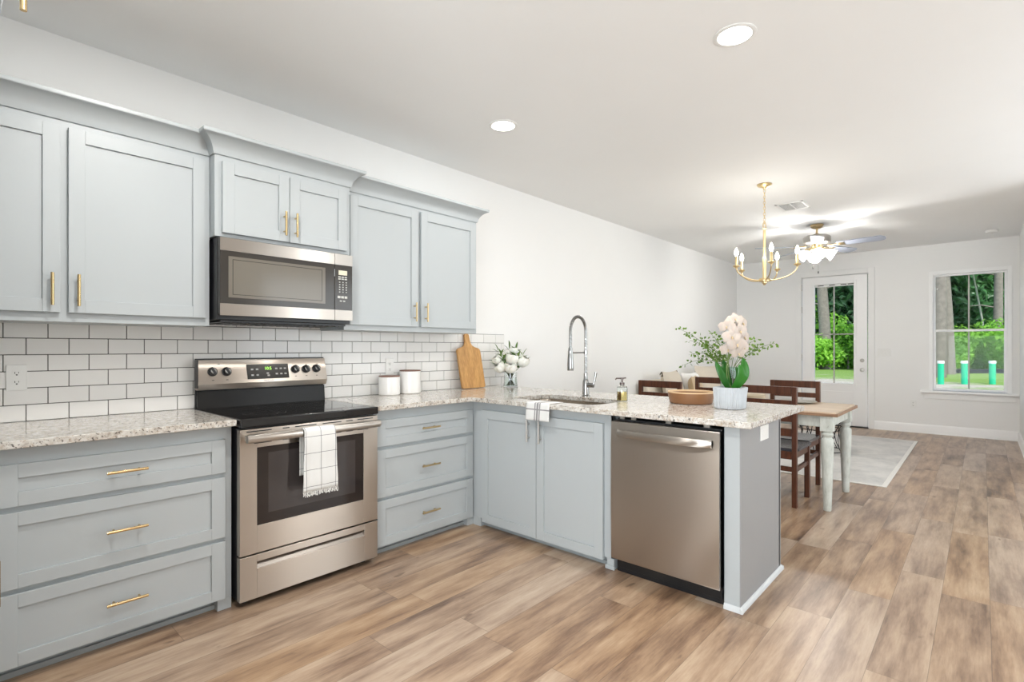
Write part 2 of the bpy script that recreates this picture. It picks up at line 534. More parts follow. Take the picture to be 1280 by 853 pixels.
# door: casing, leaf, lite with muntins, knob and deadbolt
dr = struct(bpy.data.objects.new('door_1', None)); COL.objects.link(dr); dr.location = (XB, -1.525, 0)
b = MB()
b.box(XB - .018, XB + .02, -.972, -1.058, 0, 2.515); b.box(XB - .018, XB + .02, -1.992, -2.078, 0, 2.515); b.box(XB - .018, XB + .02, -1.058, -1.992, 2.437, 2.515)
b.build('door_casing', 'wall_paint', dr, bevel=.004)
b = MB()
xa, xc = XB + .012, XB + .055
G = (-1.25, -1.80, .69, 2.30)
b.box(xa, xc, -1.071, G[0], .02, 2.425); b.box(xa, xc, G[1], -1.978, .02, 2.425)
b.box(xa, xc, G[0], G[1], .02, G[2]); b.box(xa, xc, G[0], G[1], G[3], 2.425)
leaf = b.build('door_leaf', 'trim_paint', dr, bevel=.002)
b = MB()
for (y0, y1, z0, z1) in ((-1.21, -1.25, .65, 2.34), (-1.80, -1.84, .65, 2.34), (-1.25, -1.80, .65, .69), (-1.25, -1.80, 2.30, 2.34)):
    b.box(xa - .012, xa, y0, y1, z0, z1)
b.build('lite_frame', 'trim_paint', leaf, bevel=.004)
b = MB()
for (y0, y1, z0, z1) in ((-1.26, -1.275, .14, .56), (-1.785, -1.80, .14, .56), (-1.275, -1.785, .14, .155), (-1.275, -1.785, .545, .56)):
    b.box(xa - .006, xa, y0, y1, z0, z1)
b.build('raised_panel', 'trim_paint', leaf, bevel=.003)
MB().box(xa + .018, xa + .022, G[0], G[1], G[2], G[3]).build('pane', 'pane', leaf)
yc = (G[0] + G[1]) / 2
MB().box(xa + .010, xa + .032, yc - .009, yc + .009, G[2], G[3]).box(xa + .010, xa + .032, G[0], G[1], 1.475, 1.493).build('muntin', 'grey_plate', leaf)
b = MB(); b.box(xa + .002, xa + .016, G[0] - .004, G[1] + .004, 2.262, 2.298)
bl = b.build('blind_rail', 'white_plastic', leaf, bevel=.002)
b = MB()
for y in (-1.30, -1.46, -1.62, -1.72): b.box(xa - .001, xa + .002, y, y - .08, 2.278, 2.290)
b.build('rail_slot', 'slot_dark', bl)
MB().lathe([(.030, 0), (.030, -.008), (.012, -.012), (.012, -.035), (.026, -.042), (.029, -.055), (.022, -.066), (0, -.068)], (xa, -1.915, .915), 20, 'x').build('knob', 'nickel', dr, smooth=40)
MB().lathe([(.029, 0), (.029, -.010), (.020, -.014), (.020, -.022), (0, -.023)], (xa, -1.912, 1.062), 20, 'x').build('deadbolt', 'nickel', dr, smooth=40)
for z in (.22, 1.05, 1.85, 2.22):
    MB().tube([(XB - .004, -1.064, z), (XB - .004, -1.064, z + .1)], .007, 8).build('hinge', 'nickel', dr)
MB().box(XB - .03, XB + .13, -1.05, -2.0, 0, .018).build('threshold', 'dark_metal', dr, bevel=.003)

# ------------------------------------------------------------------ subway tile
P_, V_ = .1540, .0778
bs = MB()
XT = 3.453
bs.mi = 1
bs.box(-.62, XT, -.004, -.0005, .9145, .914 + 6 * V_ + .002); bs.box(.865, 1.635, -.004, -.0005, .914 + 6 * V_, .914 + 7 * V_)
bs.mi = 0
for rw in range(7):
    off = .1021 + (0 if rw % 2 else .5) * P_
    z0 = .914 + rw * V_ + .0016; z1 = .914 + (rw + 1) * V_ - .0016
    i = -6
    while True:
        x0 = off + i * P_ + .0016; x1 = off + (i + 1) * P_ - .0016; i += 1
        if x0 > XT: break
        x0 = max(x0, -.62); x1 = min(x1, XT)
        if rw == 6: x0, x1 = max(x0, .867), min(x1, 1.633)
        if x1 - x0 < .01: continue
        bs.box(x0, x1, -.010, -.002, z0, z1)
o = bs.build('tile_backsplash', ['tile', 'grout'], None, (1.4, 0, .914), bevel=.0012, seg=1)
tag(o, 'white subway tile backsplash with dark grout behind the range and counters', 'backsplash')

# ------------------------------------------------------------------ cabinets
# face maps: (along, outward, z) -> xyz
def facing_y(y): return lambda a, n, z: (a, y - n, z)          # looks towards -y
def facing_x(x): return lambda a, n, z: (x - n, a, z)          # looks towards -x
def facing_px(x): return lambda a, n, z: (x + n, a, z)         # looks towards +x
def fbox(mb, F, a0, a1, n0, n1, z0, z1):
    p, q = F(a0, n0, z0), F(a1, n1, z1)
    return mb.box(p[0], q[0], p[1], q[1], p[2], q[2])
def shaker(F, a0, a1, z0, z1, name, parent, rail=.058, th=.02, mat='cabinet_paint', rs=None):
    a0, a1 = sorted((a0, a1)); rs = rs or rail
    m = MB()
    fbox(m, F, a0, a0 + rail, 0, th, z0, z1); fbox(m, F, a1 - rail, a1, 0, th, z0, z1)
    fbox(m, F, a0 + rail, a1 - rail, 0, th, z0, z0 + rs); fbox(m, F, a0 + rail, a1 - rail, 0, th, z1 - rs, z1)
    fbox(m, F, a0 + rail, a1 - rail, 0, th - .009, z0 + rs, z1 - rs)
    return m.build(name, mat, parent, bevel=.0012)
def pull(F, a, z, length, vertical, parent, mat='brass', n0=.02, r=.0062):
    m = MB(); h = length / 2
    e = (lambda t, n: F(a, n, z + t)) if vertical else (lambda t, n: F(a + t, n, z))
    m.tube([e(-h, n0 + .030), e(h, n0 + .030)], r, 12)
    for t in (-h * .62, h * .62):
        m.tube([e(t, n0), e(t, n0 + .030)], r * .72, 8)
    return m.build('pull', mat, parent, smooth=40)

CROWN = [(0, 0), (.006, 0), (.010, .012), (.013, .026), (.020, .042), (.032, .058), (.048, .072), (.062, .080), (.072, .084), (.074, .088), (.074, .102), (0, .102)]
def crown(path, z, parent):
    m = MB(); k = len(path); rings = []
    nrm = []
    for i in range(k - 1):
        d = Vector((path[i + 1][0] - path[i][0], path[i + 1][1] - path[i][1])).normalized()
        nrm.append(Vector((d.y, -d.x)))
    for i in range(k):
        if i == 0: o_ = nrm[0]
        elif i == k - 1: o_ = nrm[-1]
        else:
            s_ = nrm[i - 1] + nrm[i]; o_ = s_ / s_.dot(nrm[i])
        rings.append([(path[i][0] + o_.x * p, path[i][1] + o_.y * p, z + q) for p, q in CROWN])
    n = len(CROWN)
    vs = [q for r_ in rings for q in r_]
    fs = [(i * n + j, i * n + (j + 1) % n, (i + 1) * n + (j + 1) % n, (i + 1) * n + j) for i in range(k - 1) for j in range(n)]
    fs += [tuple(range(n))[::-1], tuple((k - 1) * n + j for j in range(n))]
    m.add(vs, fs)
    return m.build('crown', 'cabinet_paint', parent, smooth=25)

YF = -.62    # face of the base cabinets on the long wall
FY = facing_y(YF)
def drawer_base(name, label, x0, x1, fx0, fx1, foot, pmat):
    t = thing(name, label, 'cabinet', ((x0 + x1) / 2, -.31, 0))
    m = MB()
    m.box(x0, x1, YF, -.012, .055, .884)
    m.box(x1 - foot[1], x1, YF, -.012, 0, .055) if foot[1] else None
    m.box(x0, x0 + foot[0], YF, -.012, 0, .055) if foot[0] else None
    m.build('body', 'cabinet_paint', t, bevel=.0015)
    MB().box(x0 + foot[0], x1 - foot[1], YF + .05, YF + .065, 0, .056).box(x0 + foot[0], x1 - foot[1], YF + .038, YF + .05, 0, .022).build('toe_kick', 'toe_kick_paint', t, bevel=.001)
    for z0, z1 in ((.662, .820), (.354, .640), (.060, .334)):
        d = shaker(FY, fx0, fx1, z0, z1, 'drawer', t, .060, rs=.052)
        pull(FY, (fx0 + fx1) / 2 - .003 if foot[0] else .437, (z0 + z1) / 2 + .001, .142, False, d, pmat)
    return t
drawer_base('drawer_cabinet', 'grey-blue three-drawer base cabinet left of the range, cut by the photo edge', -.015, .858, .044, .825, (0, .062), 'brass')
tt = drawer_base('drawer_cabinet', 'grey-blue three-drawer base cabinet between the range and the inside corner', 1.640, 2.478, 1.665, 2.452, (.018, .06), 'aged_brass')

# sink base on the peninsula
XF = 2.47
FX = facing_x(XF)
t = thing('sink_cabinet', 'grey-blue two-door sink base cabinet in the peninsula', 'cabinet', (2.76, -1.23, 0))
m = MB()
m.box(XF, XF + .02, -.622, -1.775, .06, .884)
m.box(XF, 3.08, -1.755, -1.775, .06, .884); m.box(XF + .02, 3.08, -.64, -.66, .06, .884); m.box(3.06, 3.08, -.66, -1.755, .06, .884); m.box(XF + .02, 3.06, -.66, -1.755, .06, .08)
m.box(XF, XF + .06, -.622, -.70, 0, .06); m.box(XF, XF + .08, -1.728, -1.775, 0, .06)
m.build('body', 'cabinet_paint', t, bevel=.0015)
MB().box(XF + .05, XF + .065, -.70, -1.728, 0, .06).box(XF + .038, XF + .05, -.70, -1.728, 0, .022).build('toe_kick', 'toe_kick_paint', t, bevel=.001)
MB().box(XF - .012, XF, -1.722, -1.782, 0, .024).build('plinth', 'cabinet_paint', t, bevel=.004)
d = shaker(FX, -.728, -1.217, .045, .825, 'door', t, .058)
pull(FX, -1.165, .727, .140, True, d, 'nickel')
d = shaker(FX, -1.222, -1.712, .045, .825, 'door', t, .058)
pull(FX, -1.262, .727, .140, True, d, 'nickel')

# peninsula end: post, side panel, back panel, shoe moulding
t = thing('peninsula_end', 'grey end wall of the peninsula with pale corner post beside the dishwasher', 'panel', (2.8, -2.45, 0))
MB().box(2.455, 2.50, -2.394, -2.466, 0, .884).build('post', 'cabinet_paint', t, bevel=.0015)
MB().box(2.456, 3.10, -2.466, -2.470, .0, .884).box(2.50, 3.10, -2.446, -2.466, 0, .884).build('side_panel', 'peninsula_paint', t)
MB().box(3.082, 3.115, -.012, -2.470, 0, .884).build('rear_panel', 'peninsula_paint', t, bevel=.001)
SH = [(0, 0), (.014, 0), (.012, .014), (.005, .024), (0, .026)]
m = MB()
m.prism(SH, lambda p, q, a: (a, -2.470 - p, q), 2.440, 3.128)
m.prism(SH, lambda p, q, a: (2.455 - p, a, q), -2.394, -2.485)
m.prism(SH, lambda p, q, a: (3.115 + p, a, q), -.03, -2.485)
m.build('shoe_moulding', 'shoe_paint', t, bevel=.001)

# wall cabinets
FU = facing_y(-.31)
def wall_cab(label, x0, x1, z0, z1, yf, doors, crown_path, pulls, pmat):
    t = thing('wall_cabinet', label, 'cabinet', ((x0 + x1) / 2, -.15, z0))
    MB().box(x0, x1, yf, -.001, z0, z1).build('body', 'cabinet_paint', t, bevel=.0015)
    F = facing_y(yf)
    for (a0, a1, d0, d1), (pa, pz, pl) in zip(doors, pulls):
        d = shaker(F, a0, a1, d0, d1, 'door', t, .058)
        pull(F, pa, pz, pl, True, d, pmat)
    crown(crown_path, 2.262, t)
    return t
wall_cab('tall grey wall cabinet at the left edge with two brass-handled doors', -.015, .860, 1.372, 2.30, -.31,
         [(-.28 + .0, .262, 1.413, 2.232), (.290, .836, 1.413, 2.232)][0:0] + [(.0, .262, 1.413, 2.232), (.290, .836, 1.413, 2.232)],
         [(-.015, -.312), (.862, -.312)], [(.233, 1.512, .140), (.322, 1.512, .140)], 'brass')
wall_cab('short grey wall cabinet above the microwave with two small doors', .862, 1.634, 1.838, 2.30, -.38,
         [(.894, 1.244, 1.858, 2.228), (1.248, 1.606, 1.858, 2.228)],
         [(.862, -.312), (.862, -.382), (1.634, -.382), (1.634, -.312)], [(1.213, 1.955, .135), (1.277, 1.955, .135)], 'brass')
wall_cab('grey wall cabinet between the microwave and the bare wall', 1.636, 2.800, 1.372, 2.30, -.31,
         [(1.668, 2.208, 1.408, 2.236), (2.236, 2.778, 1.408, 2.236)],
         [(1.636, -.312), (2.800, -.312), (2.800, -.001)], [(2.172, 1.512, .135), (2.272, 1.512, .135)], 'aged_brass')

# pantry on the partition: only its crown and two handles reach into the frame
t = thing('pantry_cabinet', 'tall grey pantry cabinet at the extreme left, mostly outside the photo', 'cabinet', (-.33, -1.3, 0))
MB().box(-.638, -.035, -1.85, -.66, 0, 2.30).build('body', 'cabinet_paint', t, bevel=.0015)
FP = facing_px(-.035)
m = crown([(-.638, -1.852), (-.035, -1.852), (-.035, -.31)], 2.262, t)
for i, (a0, a1) in enumerate(((-1.84, -1.28), (-1.27, -.70))):
    d = shaker(FP, a0, a1, 1.90, 2.235, 'door', t, .05)
    if i == 0: pull(FP, -1.805, 2.046, .14, True, d, 'brass', n0=.029)
    d = shaker(FP, a0, a1, .08, 1.88, 'door', t)
    if i == 1: pull(FP, -1.08, .53, .14, True, d, 'brass', n0=.0305)

# ------------------------------------------------------------------ counters, sink
def rrect(x0, x1, y0, y1, r, n=8):
    pts = []
    for cx_, cy_, a0 in ((x1 - r, y1 - r, 0), (x0 + r, y1 - r, 90), (x0 + r, y0 + r, 180), (x1 - r, y0 + r, 270)):
        for k in range(n + 1):
            a_ = R(a0 + 90 * k / n); pts.append((cx_ + r * cos(a_), cy_ + r * sin(a_)))
    return pts
def slab(outer, hole, z0, z1):
    m = MB()
    loops = [[Vector((x, y, 0)) for x, y in outer]] + ([[Vector((x, y, 0)) for x, y in hole]] if hole else [])
    tris = tessellate_polygon(loops)
    flat = [p for l_ in loops for p in l_]; n = len(flat)
    m.add([(p.x, p.y, z0) for p in flat] + [(p.x, p.y, z1) for p in flat],
          [tuple(t_)[::-1] for t_ in tris] + [tuple(i + n for i in t_) for t_ in tris])
    b0 = 0; fs = []
    for l_ in loops:
        k = len(l_)
        fs += [(b0 + i, b0 + (i + 1) % k, n + b0 + (i + 1) % k, n + b0 + i) for i in range(k)]; b0 += k
    b = len(m.v) - 2 * n
    m.f += [tuple(i + b for i in f) for f in fs]; m.m += [0] * len(fs)
    return m
o = MB().box(-.012, .862, -.012, -.678, .884, .914).build('granite_counter', 'granite', None, (.42, -.34, .884), bevel=.003)
tag(o, 'speckled granite countertop left of the range', 'countertop')
HOLE = rrect(2.535, 2.935, -1.60, -.90, .085)
o = slab([(1.636, -.012), (3.36, -.012), (3.36, -2.535), (2.395, -2.535), (2.395, -.683), (1.636, -.683)], HOLE, .884, .914).build('granite_counter', 'granite', None, (2.4, -1, .884), bevel=.003)
tag(o, 'L-shaped speckled granite countertop running round the corner onto the peninsula', 'countertop')

t = thing('sink', 'undermount stainless sink in the peninsula countertop', 'sink', (2.735, -1.25, .69))
def loop(x0, x1, y0, y1, r, z): return [(x, y, z) for x, y in rrect(x0, x1, y0, y1, r)]
L0 = [loop(2.50, 2.97, -1.635, -.865, .10, .8825), loop(2.528, 2.942, -1.607, -.893, .088, .8825), loop(2.532, 2.938, -1.603, -.897, .085, .74), loop(2.56, 2.91, -1.575, -.925, .07, .705), loop(2.70, 2.76, -1.28, -1.22, .028, .700)]
m = MB(); k = len(L0[0])
m.add([p for l_ in L0 for p in l_], [(i * k + j, i * k + (j + 1) % k, (i + 1) * k + (j + 1) % k, (i + 1) * k + j) for i in range(4) for j in range(k)] + [tuple(4 * k + j for j in range(k))])
o = m.build('basin', 'sink_steel', t, smooth=40)
md = o.modifiers.new('solid', 'SOLIDIFY'); md.thickness = .0012; md.offset = 0
MB().lathe([(.045, 0), (.045, .004), (.036, .005), (.030, .001), (0, .001)], (2.73, -1.25, .7015), 24).build('drain', 'chrome', t, smooth=40)

# spring-neck tap
t = thing('faucet', 'tall chrome spring-neck kitchen faucet behind the sink', 'faucet', (2.985, -1.235, .914))
fx, fy = 2.985, -1.235
MB().lathe([(.030, 0), (.030, .008), (.024, .014), (.022, .10), (.019, .115), (.016, .12), (.0145, .125), (.0145, .165), (0, .165)], (fx, fy, .914), 24).build('base', 'chrome', t, smooth=40)
pts = [(fx, fy, 1.07)]
for k in range(9): pts.append((fx, fy, 1.07 + .30 * (k + 1) / 9))
hx = .092
for k in range(1, 17):
    a_ = pi * k / 16
    pts.append((fx - hx + hx * cos(a_), fy - .0 , 1.37 + .105 * sin(a_)))
for k in range(1, 4): pts.append((fx - 2 * hx, fy, 1.37 - .125 * k / 3))
MB().tube(pts, .0085, 12).build('neck', 'chrome', t, smooth=60)
m = MB(); hel = []; dist = 0
P3 = [Vector(p) for p in pts]
tot = 0
for i in range(len(P3) - 1):
    A, B = P3[i], P3[i + 1]; d = (B - A); n_ = max(2, int(d.length / .0013)); tdir = d.normalized()
    u_ = Vector((0, 1, 0)); v_ = tdir.cross(u_).normalized()
    for j in range(n_):
        p = A + d * j / n_; a_ = (tot + d.length * j / n_) / .0075 * 2 * pi
        hel.append(p + (u_ * cos(a_) + v_ * sin(a_)) * .0105)
    tot += d.length
m.tube(hel, .0022, 5)
m.build('spring', 'chrome', t, smooth=60)
MB().lathe([(.021, -.155), (.022, -.15), (.022, -.11), (.017, -.03), (.014, 0), (0, 0)], (fx - 2 * hx, fy, 1.258), 20).build('spray_head', 'chrome', t, smooth=40)
MB().tube([(fx, fy, 1.225), (fx - 2 * hx + .012, fy, 1.225)], .005, 8).lathe([(.0175, -.012), (.0175, .012)], (fx - 2 * hx, fy, 1.225), 16).lathe([(.0135, -.014), (.0135, .014)], (fx, fy, 1.225), 16).build('support_arm', 'chrome', t, smooth=40)
m = MB(); m.tube([(fx, fy, .995), (fx + .005, fy - .062, .995)], .017, 16)
m.build('valve', 'chrome', t, smooth=40)
MB().tube([(fx + .005, fy - .058, .995), (fx + .012, fy - .066, 1.03), (fx + .02, fy - .072, 1.085)], [.006, .0075, .0095], 10).build('lever', 'chrome', t, smooth=40)

# ------------------------------------------------------------------ range
t = thing('range', 'freestanding stainless electric range with black glass cooktop', 'stove', (1.25, -.35, 0))
rx0, rx1 = .870, 1.630
MB().box(rx0, rx1, -.655, -.03, .035, .868).build('body', 'black_plastic', t, bevel=.003)
for x in (rx0 + .05, rx1 - .05):
    for y in (-.61, -.1): MB().lathe([(.018, 0), (.018, .02), (.010, .022), (.010, .04)], (x, y, 0), 12).build('levelling_foot', 'black_plastic', t)
ct = MB().box(rx0 - .001, rx1 + .003, -.702, -.055, .872, .914).build('cooktop', 'black_glass', t, bevel=.006)
m = MB()
def ring(cx_, cy_, r, w=.0014):
    a_ = [(cx_ + rr * cos(2 * pi * k / 48), cy_ + rr * sin(2 * pi * k / 48), .9143) for rr in (r - w, r + w) for k in range(48)]
    m.add(a_, [(k, (k + 1) % 48, 48 + (k + 1) % 48, 48 + k) for k in range(48)])
for cx_, cy_, r in ((1.065, -.50, .105), (1.44, -.50, .09), (1.065, -.23, .075), (1.44, -.23, .105), (1.065, -.50, .07)):
    m = MB(); ring(cx_, cy_, r); m.build('burner_ring', 'burner_ring', ct)
# back guard
BG = [(-.03, 1.190), (-.052, 1.190), (-.090, 1.052), (-.075, 1.018), (-.03, 1.018)]
g = MB().prism(BG, lambda p, q, a: (a, p, q), rx0 + .004, rx1 + .012).build('control_panel', 'steel', t, bevel=.003)
MB().box(rx0 + .004, rx1 + .012, -.028, -.040, .90, 1.196).box(rx0 + .002, rx0 + .006, -.03, -.086, 1.03, 1.188).build('panel_back', 'black_plastic', t, bevel=.002)
MB().prism([(-.03, .90), (-.072, .90), (-.062, 1.012), (-.03, 1.012)], lambda p, q, a: (a, p, q), rx0 + .008, rx1 + .006).build('splash_panel', 'splash_black', t, bevel=.003)
sl = (1.190 - 1.052) / (.090 - .052)
def onpanel(a, n, z):     # point on the sloping control panel
    y = -.052 - (1.190 - z) / sl
    return (a, y - n, z + n * .27)
dp = MB().hexa([onpanel(1.138, .0, 1.070), onpanel(1.388, .0, 1.070), onpanel(1.388, .0, 1.158), onpanel(1.138, .0, 1.158)],
               [onpanel(1.138, .003, 1.070), onpanel(1.388, .003, 1.070), onpanel(1.388, .003, 1.158), onpanel(1.138, .003, 1.158)]).build('display', 'display_panel', g, bevel=.001)
for a, z in ((1.168, 1.128), (1.197, 1.128), (1.168, 1.094), (1.197, 1.094), (1.312, 1.130), (1.340, 1.130), (1.366, 1.130), (1.312, 1.098), (1.340, 1.098), (1.366, 1.098), (1.258, 1.103), (1.262, 1.090)):
    m = MB()
    m.hexa([onpanel(a - .007, .003, z - .005), onpanel(a + .007, .003, z - .005), onpanel(a + .007, .003, z + .004), onpanel(a - .007, .003, z + .004)],
           [onpanel(a - .007, .0036, z - .005), onpanel(a + .007, .0036, z - .005), onpanel(a + .007, .0036, z + .004), onpanel(a - .007, .0036, z + .004)])
    m.build('key', 'key_print', g)
text('10:5', .026, lambda u, v_, w_: onpanel(1.262 + u, .0034 + w_, 1.131 + v_), 'clock_digits', 'green_led', g)
text('FRIGIDAIRE', .0125, lambda u, v_, w_: onpanel(1.262 + u, .0004 + w_, 1.061 + v_), 'lettering', 'label_ink', g)
for a, z in ((.951, 1.071), (1.026, 1.071), (.988, 1.162), (1.432, 1.077), (1.502, 1.077), (1.572, 1.077)):
    MB().hexa([onpanel(a - .006, 0, z), onpanel(a + .006, 0, z), onpanel(a + .006, 0, z + .004), onpanel(a - .006, 0, z + .004)],
              [onpanel(a - .006, .0006, z), onpanel(a + .006, .0006, z), onpanel(a + .006, .0006, z + .004), onpanel(a - .006, .0006, z + .004)]).build('knob_mark', 'label_ink', g)
for a, z in ((.951, 1.120), (1.026, 1.119), (1.432, 1.122), (1.502, 1.121), (1.572, 1.122)):
    m = MB()
    p0 = Vector(onpanel(a, 0, z)); ax = (Vector(onpanel(a, 1, z)) - p0).normalized()
    m.tube([p0, p0 + ax * .008, p0 + ax * .010, p0 + ax * .026], [.026, .026, .021, .019], 20)
    kz = Vector((0, ax.z, -ax.y)).normalized()
    side = Vector((1, 0, 0)); ca = .45
    u_ = side * cos(ca) + kz * sin(ca); v_ = kz * cos(ca) - side * sin(ca)
    q = lambda s1, s2, n: p0 + u_ * s1 + v_ * s2 + ax * n
    m.hexa([q(-.005, -.024, .024), q(.005, -.024, .024), q(.005, .024, .024), q(-.005, .024, .024)], [q(-.004, -.022, .036), q(.004, -.022, .036), q(.004, .022, .036), q(-.004, .022, .036)])
    kb = m.build('knob', 'black_plastic', t, bevel=.001)
    m = MB(); m.tube([p0 + ax * .0265, p0 + ax * .027], .0155, 20); m.build('knob_cap', 'chrome', kb, smooth=40)
# oven door
m = MB(); d0, d1 = -.657, -.692
wx0, wx1, wz0, wz1 = .950, 1.540, .388, .770
m.box(rx0, wx0, d0, d1, .255, .862); m.box(wx1, rx1 + .002, d0, d1, .255, .862); m.box(wx0, wx1, d0, d1, .255, wz0); m.box(wx0, wx1, d0, d1, wz1, .862)
dv = m.build('oven_door', 'steel', t, bevel=.0015)
wg = MB().box(wx0, wx1, -.66, -.689, wz0, wz1).build('oven_window', 'oven_glass', dv)
MB().box(1.005, 1.488, -.688, -.6896, .440, .738).build('inner_pane', 'inner_glass', wg)
for a0, a1 in ((.90, 1.02), (1.075, 1.11), (1.14, 1.255), (1.29, 1.40), (1.43, 1.47), (1.50, 1.60)): MB().box(a0, a1, d1 + .002, d1 - .001, .848, .853).build('door_slot', 'slot_dark', dv)
for a0, a1 in ((.935, 1.02), (1.075, 1.11), (1.14, 1.22), (1.31, 1.40), (1.43, 1.47), (1.50, 1.57)): MB().box(a0, a1, d1 + .002, d1 - .001, .790, .795).build('door_slot', 'slot_dark', dv)
m = MB(); m.tube([(.882, -.742, .823), (1.25, -.748, .823), (1.612, -.742, .823)], .021, 16, flat=1)
m.box(.892, .918, d1, -.742, .81, .836); m.box(1.578, 1.604, d1, -.742, .81, .836)
m.build('handle', 'steel_light', dv, bevel=.002)
# storage drawer with a scooped grip
m = MB(); sx0, sx1, sz0, sz1 = .950, 1.545, .178, .212
m.box(rx0, sx0, d0, d1, .035, .247); m.box(sx1, rx1 + .002, d0, d1, .035, .247); m.box(sx0, sx1, d0, d1, .035, sz0); m.box(sx0, sx1, d0, d1, sz1, .247)
sd = m.build('storage_drawer', 'steel', t, bevel=.0015)
MB().prism([(-.658, sz0 - .001), (d1 + .001, sz0 - .001), (d1 + .001, sz0 + .001), (-.668, sz1 - .004), (-.668, sz1 + .001), (-.658, sz1 + .001)], lambda p, q, a: (a, p, q), sx0, sx1).build('drawer_grip', 'grip_steel', sd)

# ------------------------------------------------------------------ microwave
t = thing('microwave', 'stainless and black over-the-range microwave under the short wall cabinet', 'microwave', (1.25, -.2, 1.41))
mx0, mx1 = .872, 1.632
MB().box(mx0, mx1, -.385, -.02, 1.405, 1.832).box(mx0 + .02, mx1 - .02, -.37, -.05, 1.392, 1.405).build('body', 'black_plastic', t, bevel=.002)
xs = 1.512
dm = MB().box(mx0 + .003, xs - .001, -.385, -.418, 1.432, 1.828).build('door', 'microwave_black', t, bevel=.002)
MB().box(mx0 + .003, xs - .001, -.4175, -.421, 1.762, 1.829).build('top_strip', 'steel_light', dm, bevel=.001)
MB().box(mx0 + .003, xs - .001, -.4175, -.421, 1.426, 1.488).build('bottom_strip', 'steel_light', dm, bevel=.001)
MB().box(.915, 1.452, -.4178, -.4195, 1.520, 1.735).build('window', 'microwave_glass', dm, bevel=.004)
m = MB()
for a0, a1, z0, z1 in ((.935, 1.432, 1.535, 1.538), (.935, 1.432, 1.717, 1.720), (.935, .938, 1.535, 1.72), (1.429, 1.432, 1.535, 1.72)): m.box(a0, a1, -.4195, -.42, z0, z1)
m.build('window_border', 'microwave_black', dm)
cp = MB().box(xs + .001, mx1 - .001, -.385, -.418, 1.432, 1.828).build('control_panel', 'microwave_black', t, bevel=.002)
MB().box(xs + .001, mx1 - .001, -.4175, -.421, 1.762, 1.829).build('top_strip', 'steel_light', cp, bevel=.001)
MB().box(xs + .001, mx1 - .001, -.4175, -.421, 1.426, 1.488).build('bottom_strip', 'steel_light', cp, bevel=.001)
MB().box(1.538, 1.595, -.4178, -.4195, 1.702, 1.730).build('display', 'lcd', cp)
KEYS = [(1.536 + i * .021, 1.552 + i * .021, z - .004, z + .003) for z in (1.690, 1.678) for i in range(3)]
KEYS += [(1.541 + i * .022, 1.549 + i * .022, 1.655 - j * .015, 1.661 - j * .015) for j in range(5) for i in range(3)]
KEYS += [(1.532 + i * .023, 1.550 + i * .023, 1.560, 1.574) for i in range(3)] + [(1.546 + i * .022, 1.560 + i * .022, 1.540, 1.547) for i in range(2)]
for a0, a1, z0, z1 in KEYS:
    MB().box(a0, a1, -.4178, -.4192, z0, z1).build('key', 'key_print', cp)
MB().box(xs - .004, xs + .001, -.418, -.4205, 1.69, 1.735).build('door_latch', 'chrome', dm)
m = MB()
for i in range(16): m.box(.92 + i * .042, .945 + i * .042, -.36, -.10, 1.388, 1.392)
m.build('bottom_grille', 'dark_metal', t)

# ------------------------------------------------------------------ dishwasher
t = thing('dishwasher', 'stainless dishwasher in the peninsula next to the end post', 'dishwasher', (2.75, -2.085, 0))
MB().box(2.465, 3.05, -1.800, -2.380, .03, .862).build('tub', 'black_plastic', t, bevel=.002)
m = MB()
prof = [(2.462, .088), (2.424, .088), (2.420, .10), (2.416, .45), (2.418, .74), (2.422, .842), (2.426, .850), (2.462, .850)]
m.prism(prof, lambda p, q, a: (p, a, q), -1.786, -2.384)
dd = m.build('door', 'steel_side', t, smooth=30)
m = MB()
yy = [-1.825 - .525 * k / 14 for k in range(15)]
for s_ in (0,):
    ptsf = []
    for k, y in enumerate(yy):
        bow = .030 * (1 - ((k - 7) / 7) ** 4)
        ptsf.append((2.418 - .006 - bow, y, .790))
    vs = []; fs = []
    for (x, y, z) in ptsf:
        vs += [(x, y, z - .019), (x - .004, y, z - .008), (x - .004, y, z + .008), (x, y, z + .019), (x + .010, y, z + .019), (x + .010, y, z - .019)]
    for k in range(14):
        for j in range(6): fs.append((k * 6 + j, k * 6 + (j + 1) % 6, (k + 1) * 6 + (j + 1) % 6, (k + 1) * 6 + j))
    fs += [tuple(range(6)), tuple(14 * 6 + j for j in range(6))]
    m.add(vs, fs)
m.box(2.408, 2.422, -1.825, -1.845, .772, .808); m.box(2.408, 2.422, -2.33, -2.35, .772, .808)
m.build('handle', 'steel_light', dd, smooth=40)
MB().box(2.48, 2.52, -1.79, -2.388, 0, .086).build('kick_plate', 'black_plastic', t, bevel=.002)
for y in (-1.86, -2.32): MB().lathe([(.008, 0), (.008, -.003), (0, -.004)], (2.48, y, .05), 10, 'x').build('kick_screw', 'nickel', t)
for y in (-1.83, -1.90, -2.10, -2.30): MB().box(2.44, 2.47, y, y - .03, .8645, .8825).build('mounting_tab', 'nickel', t)

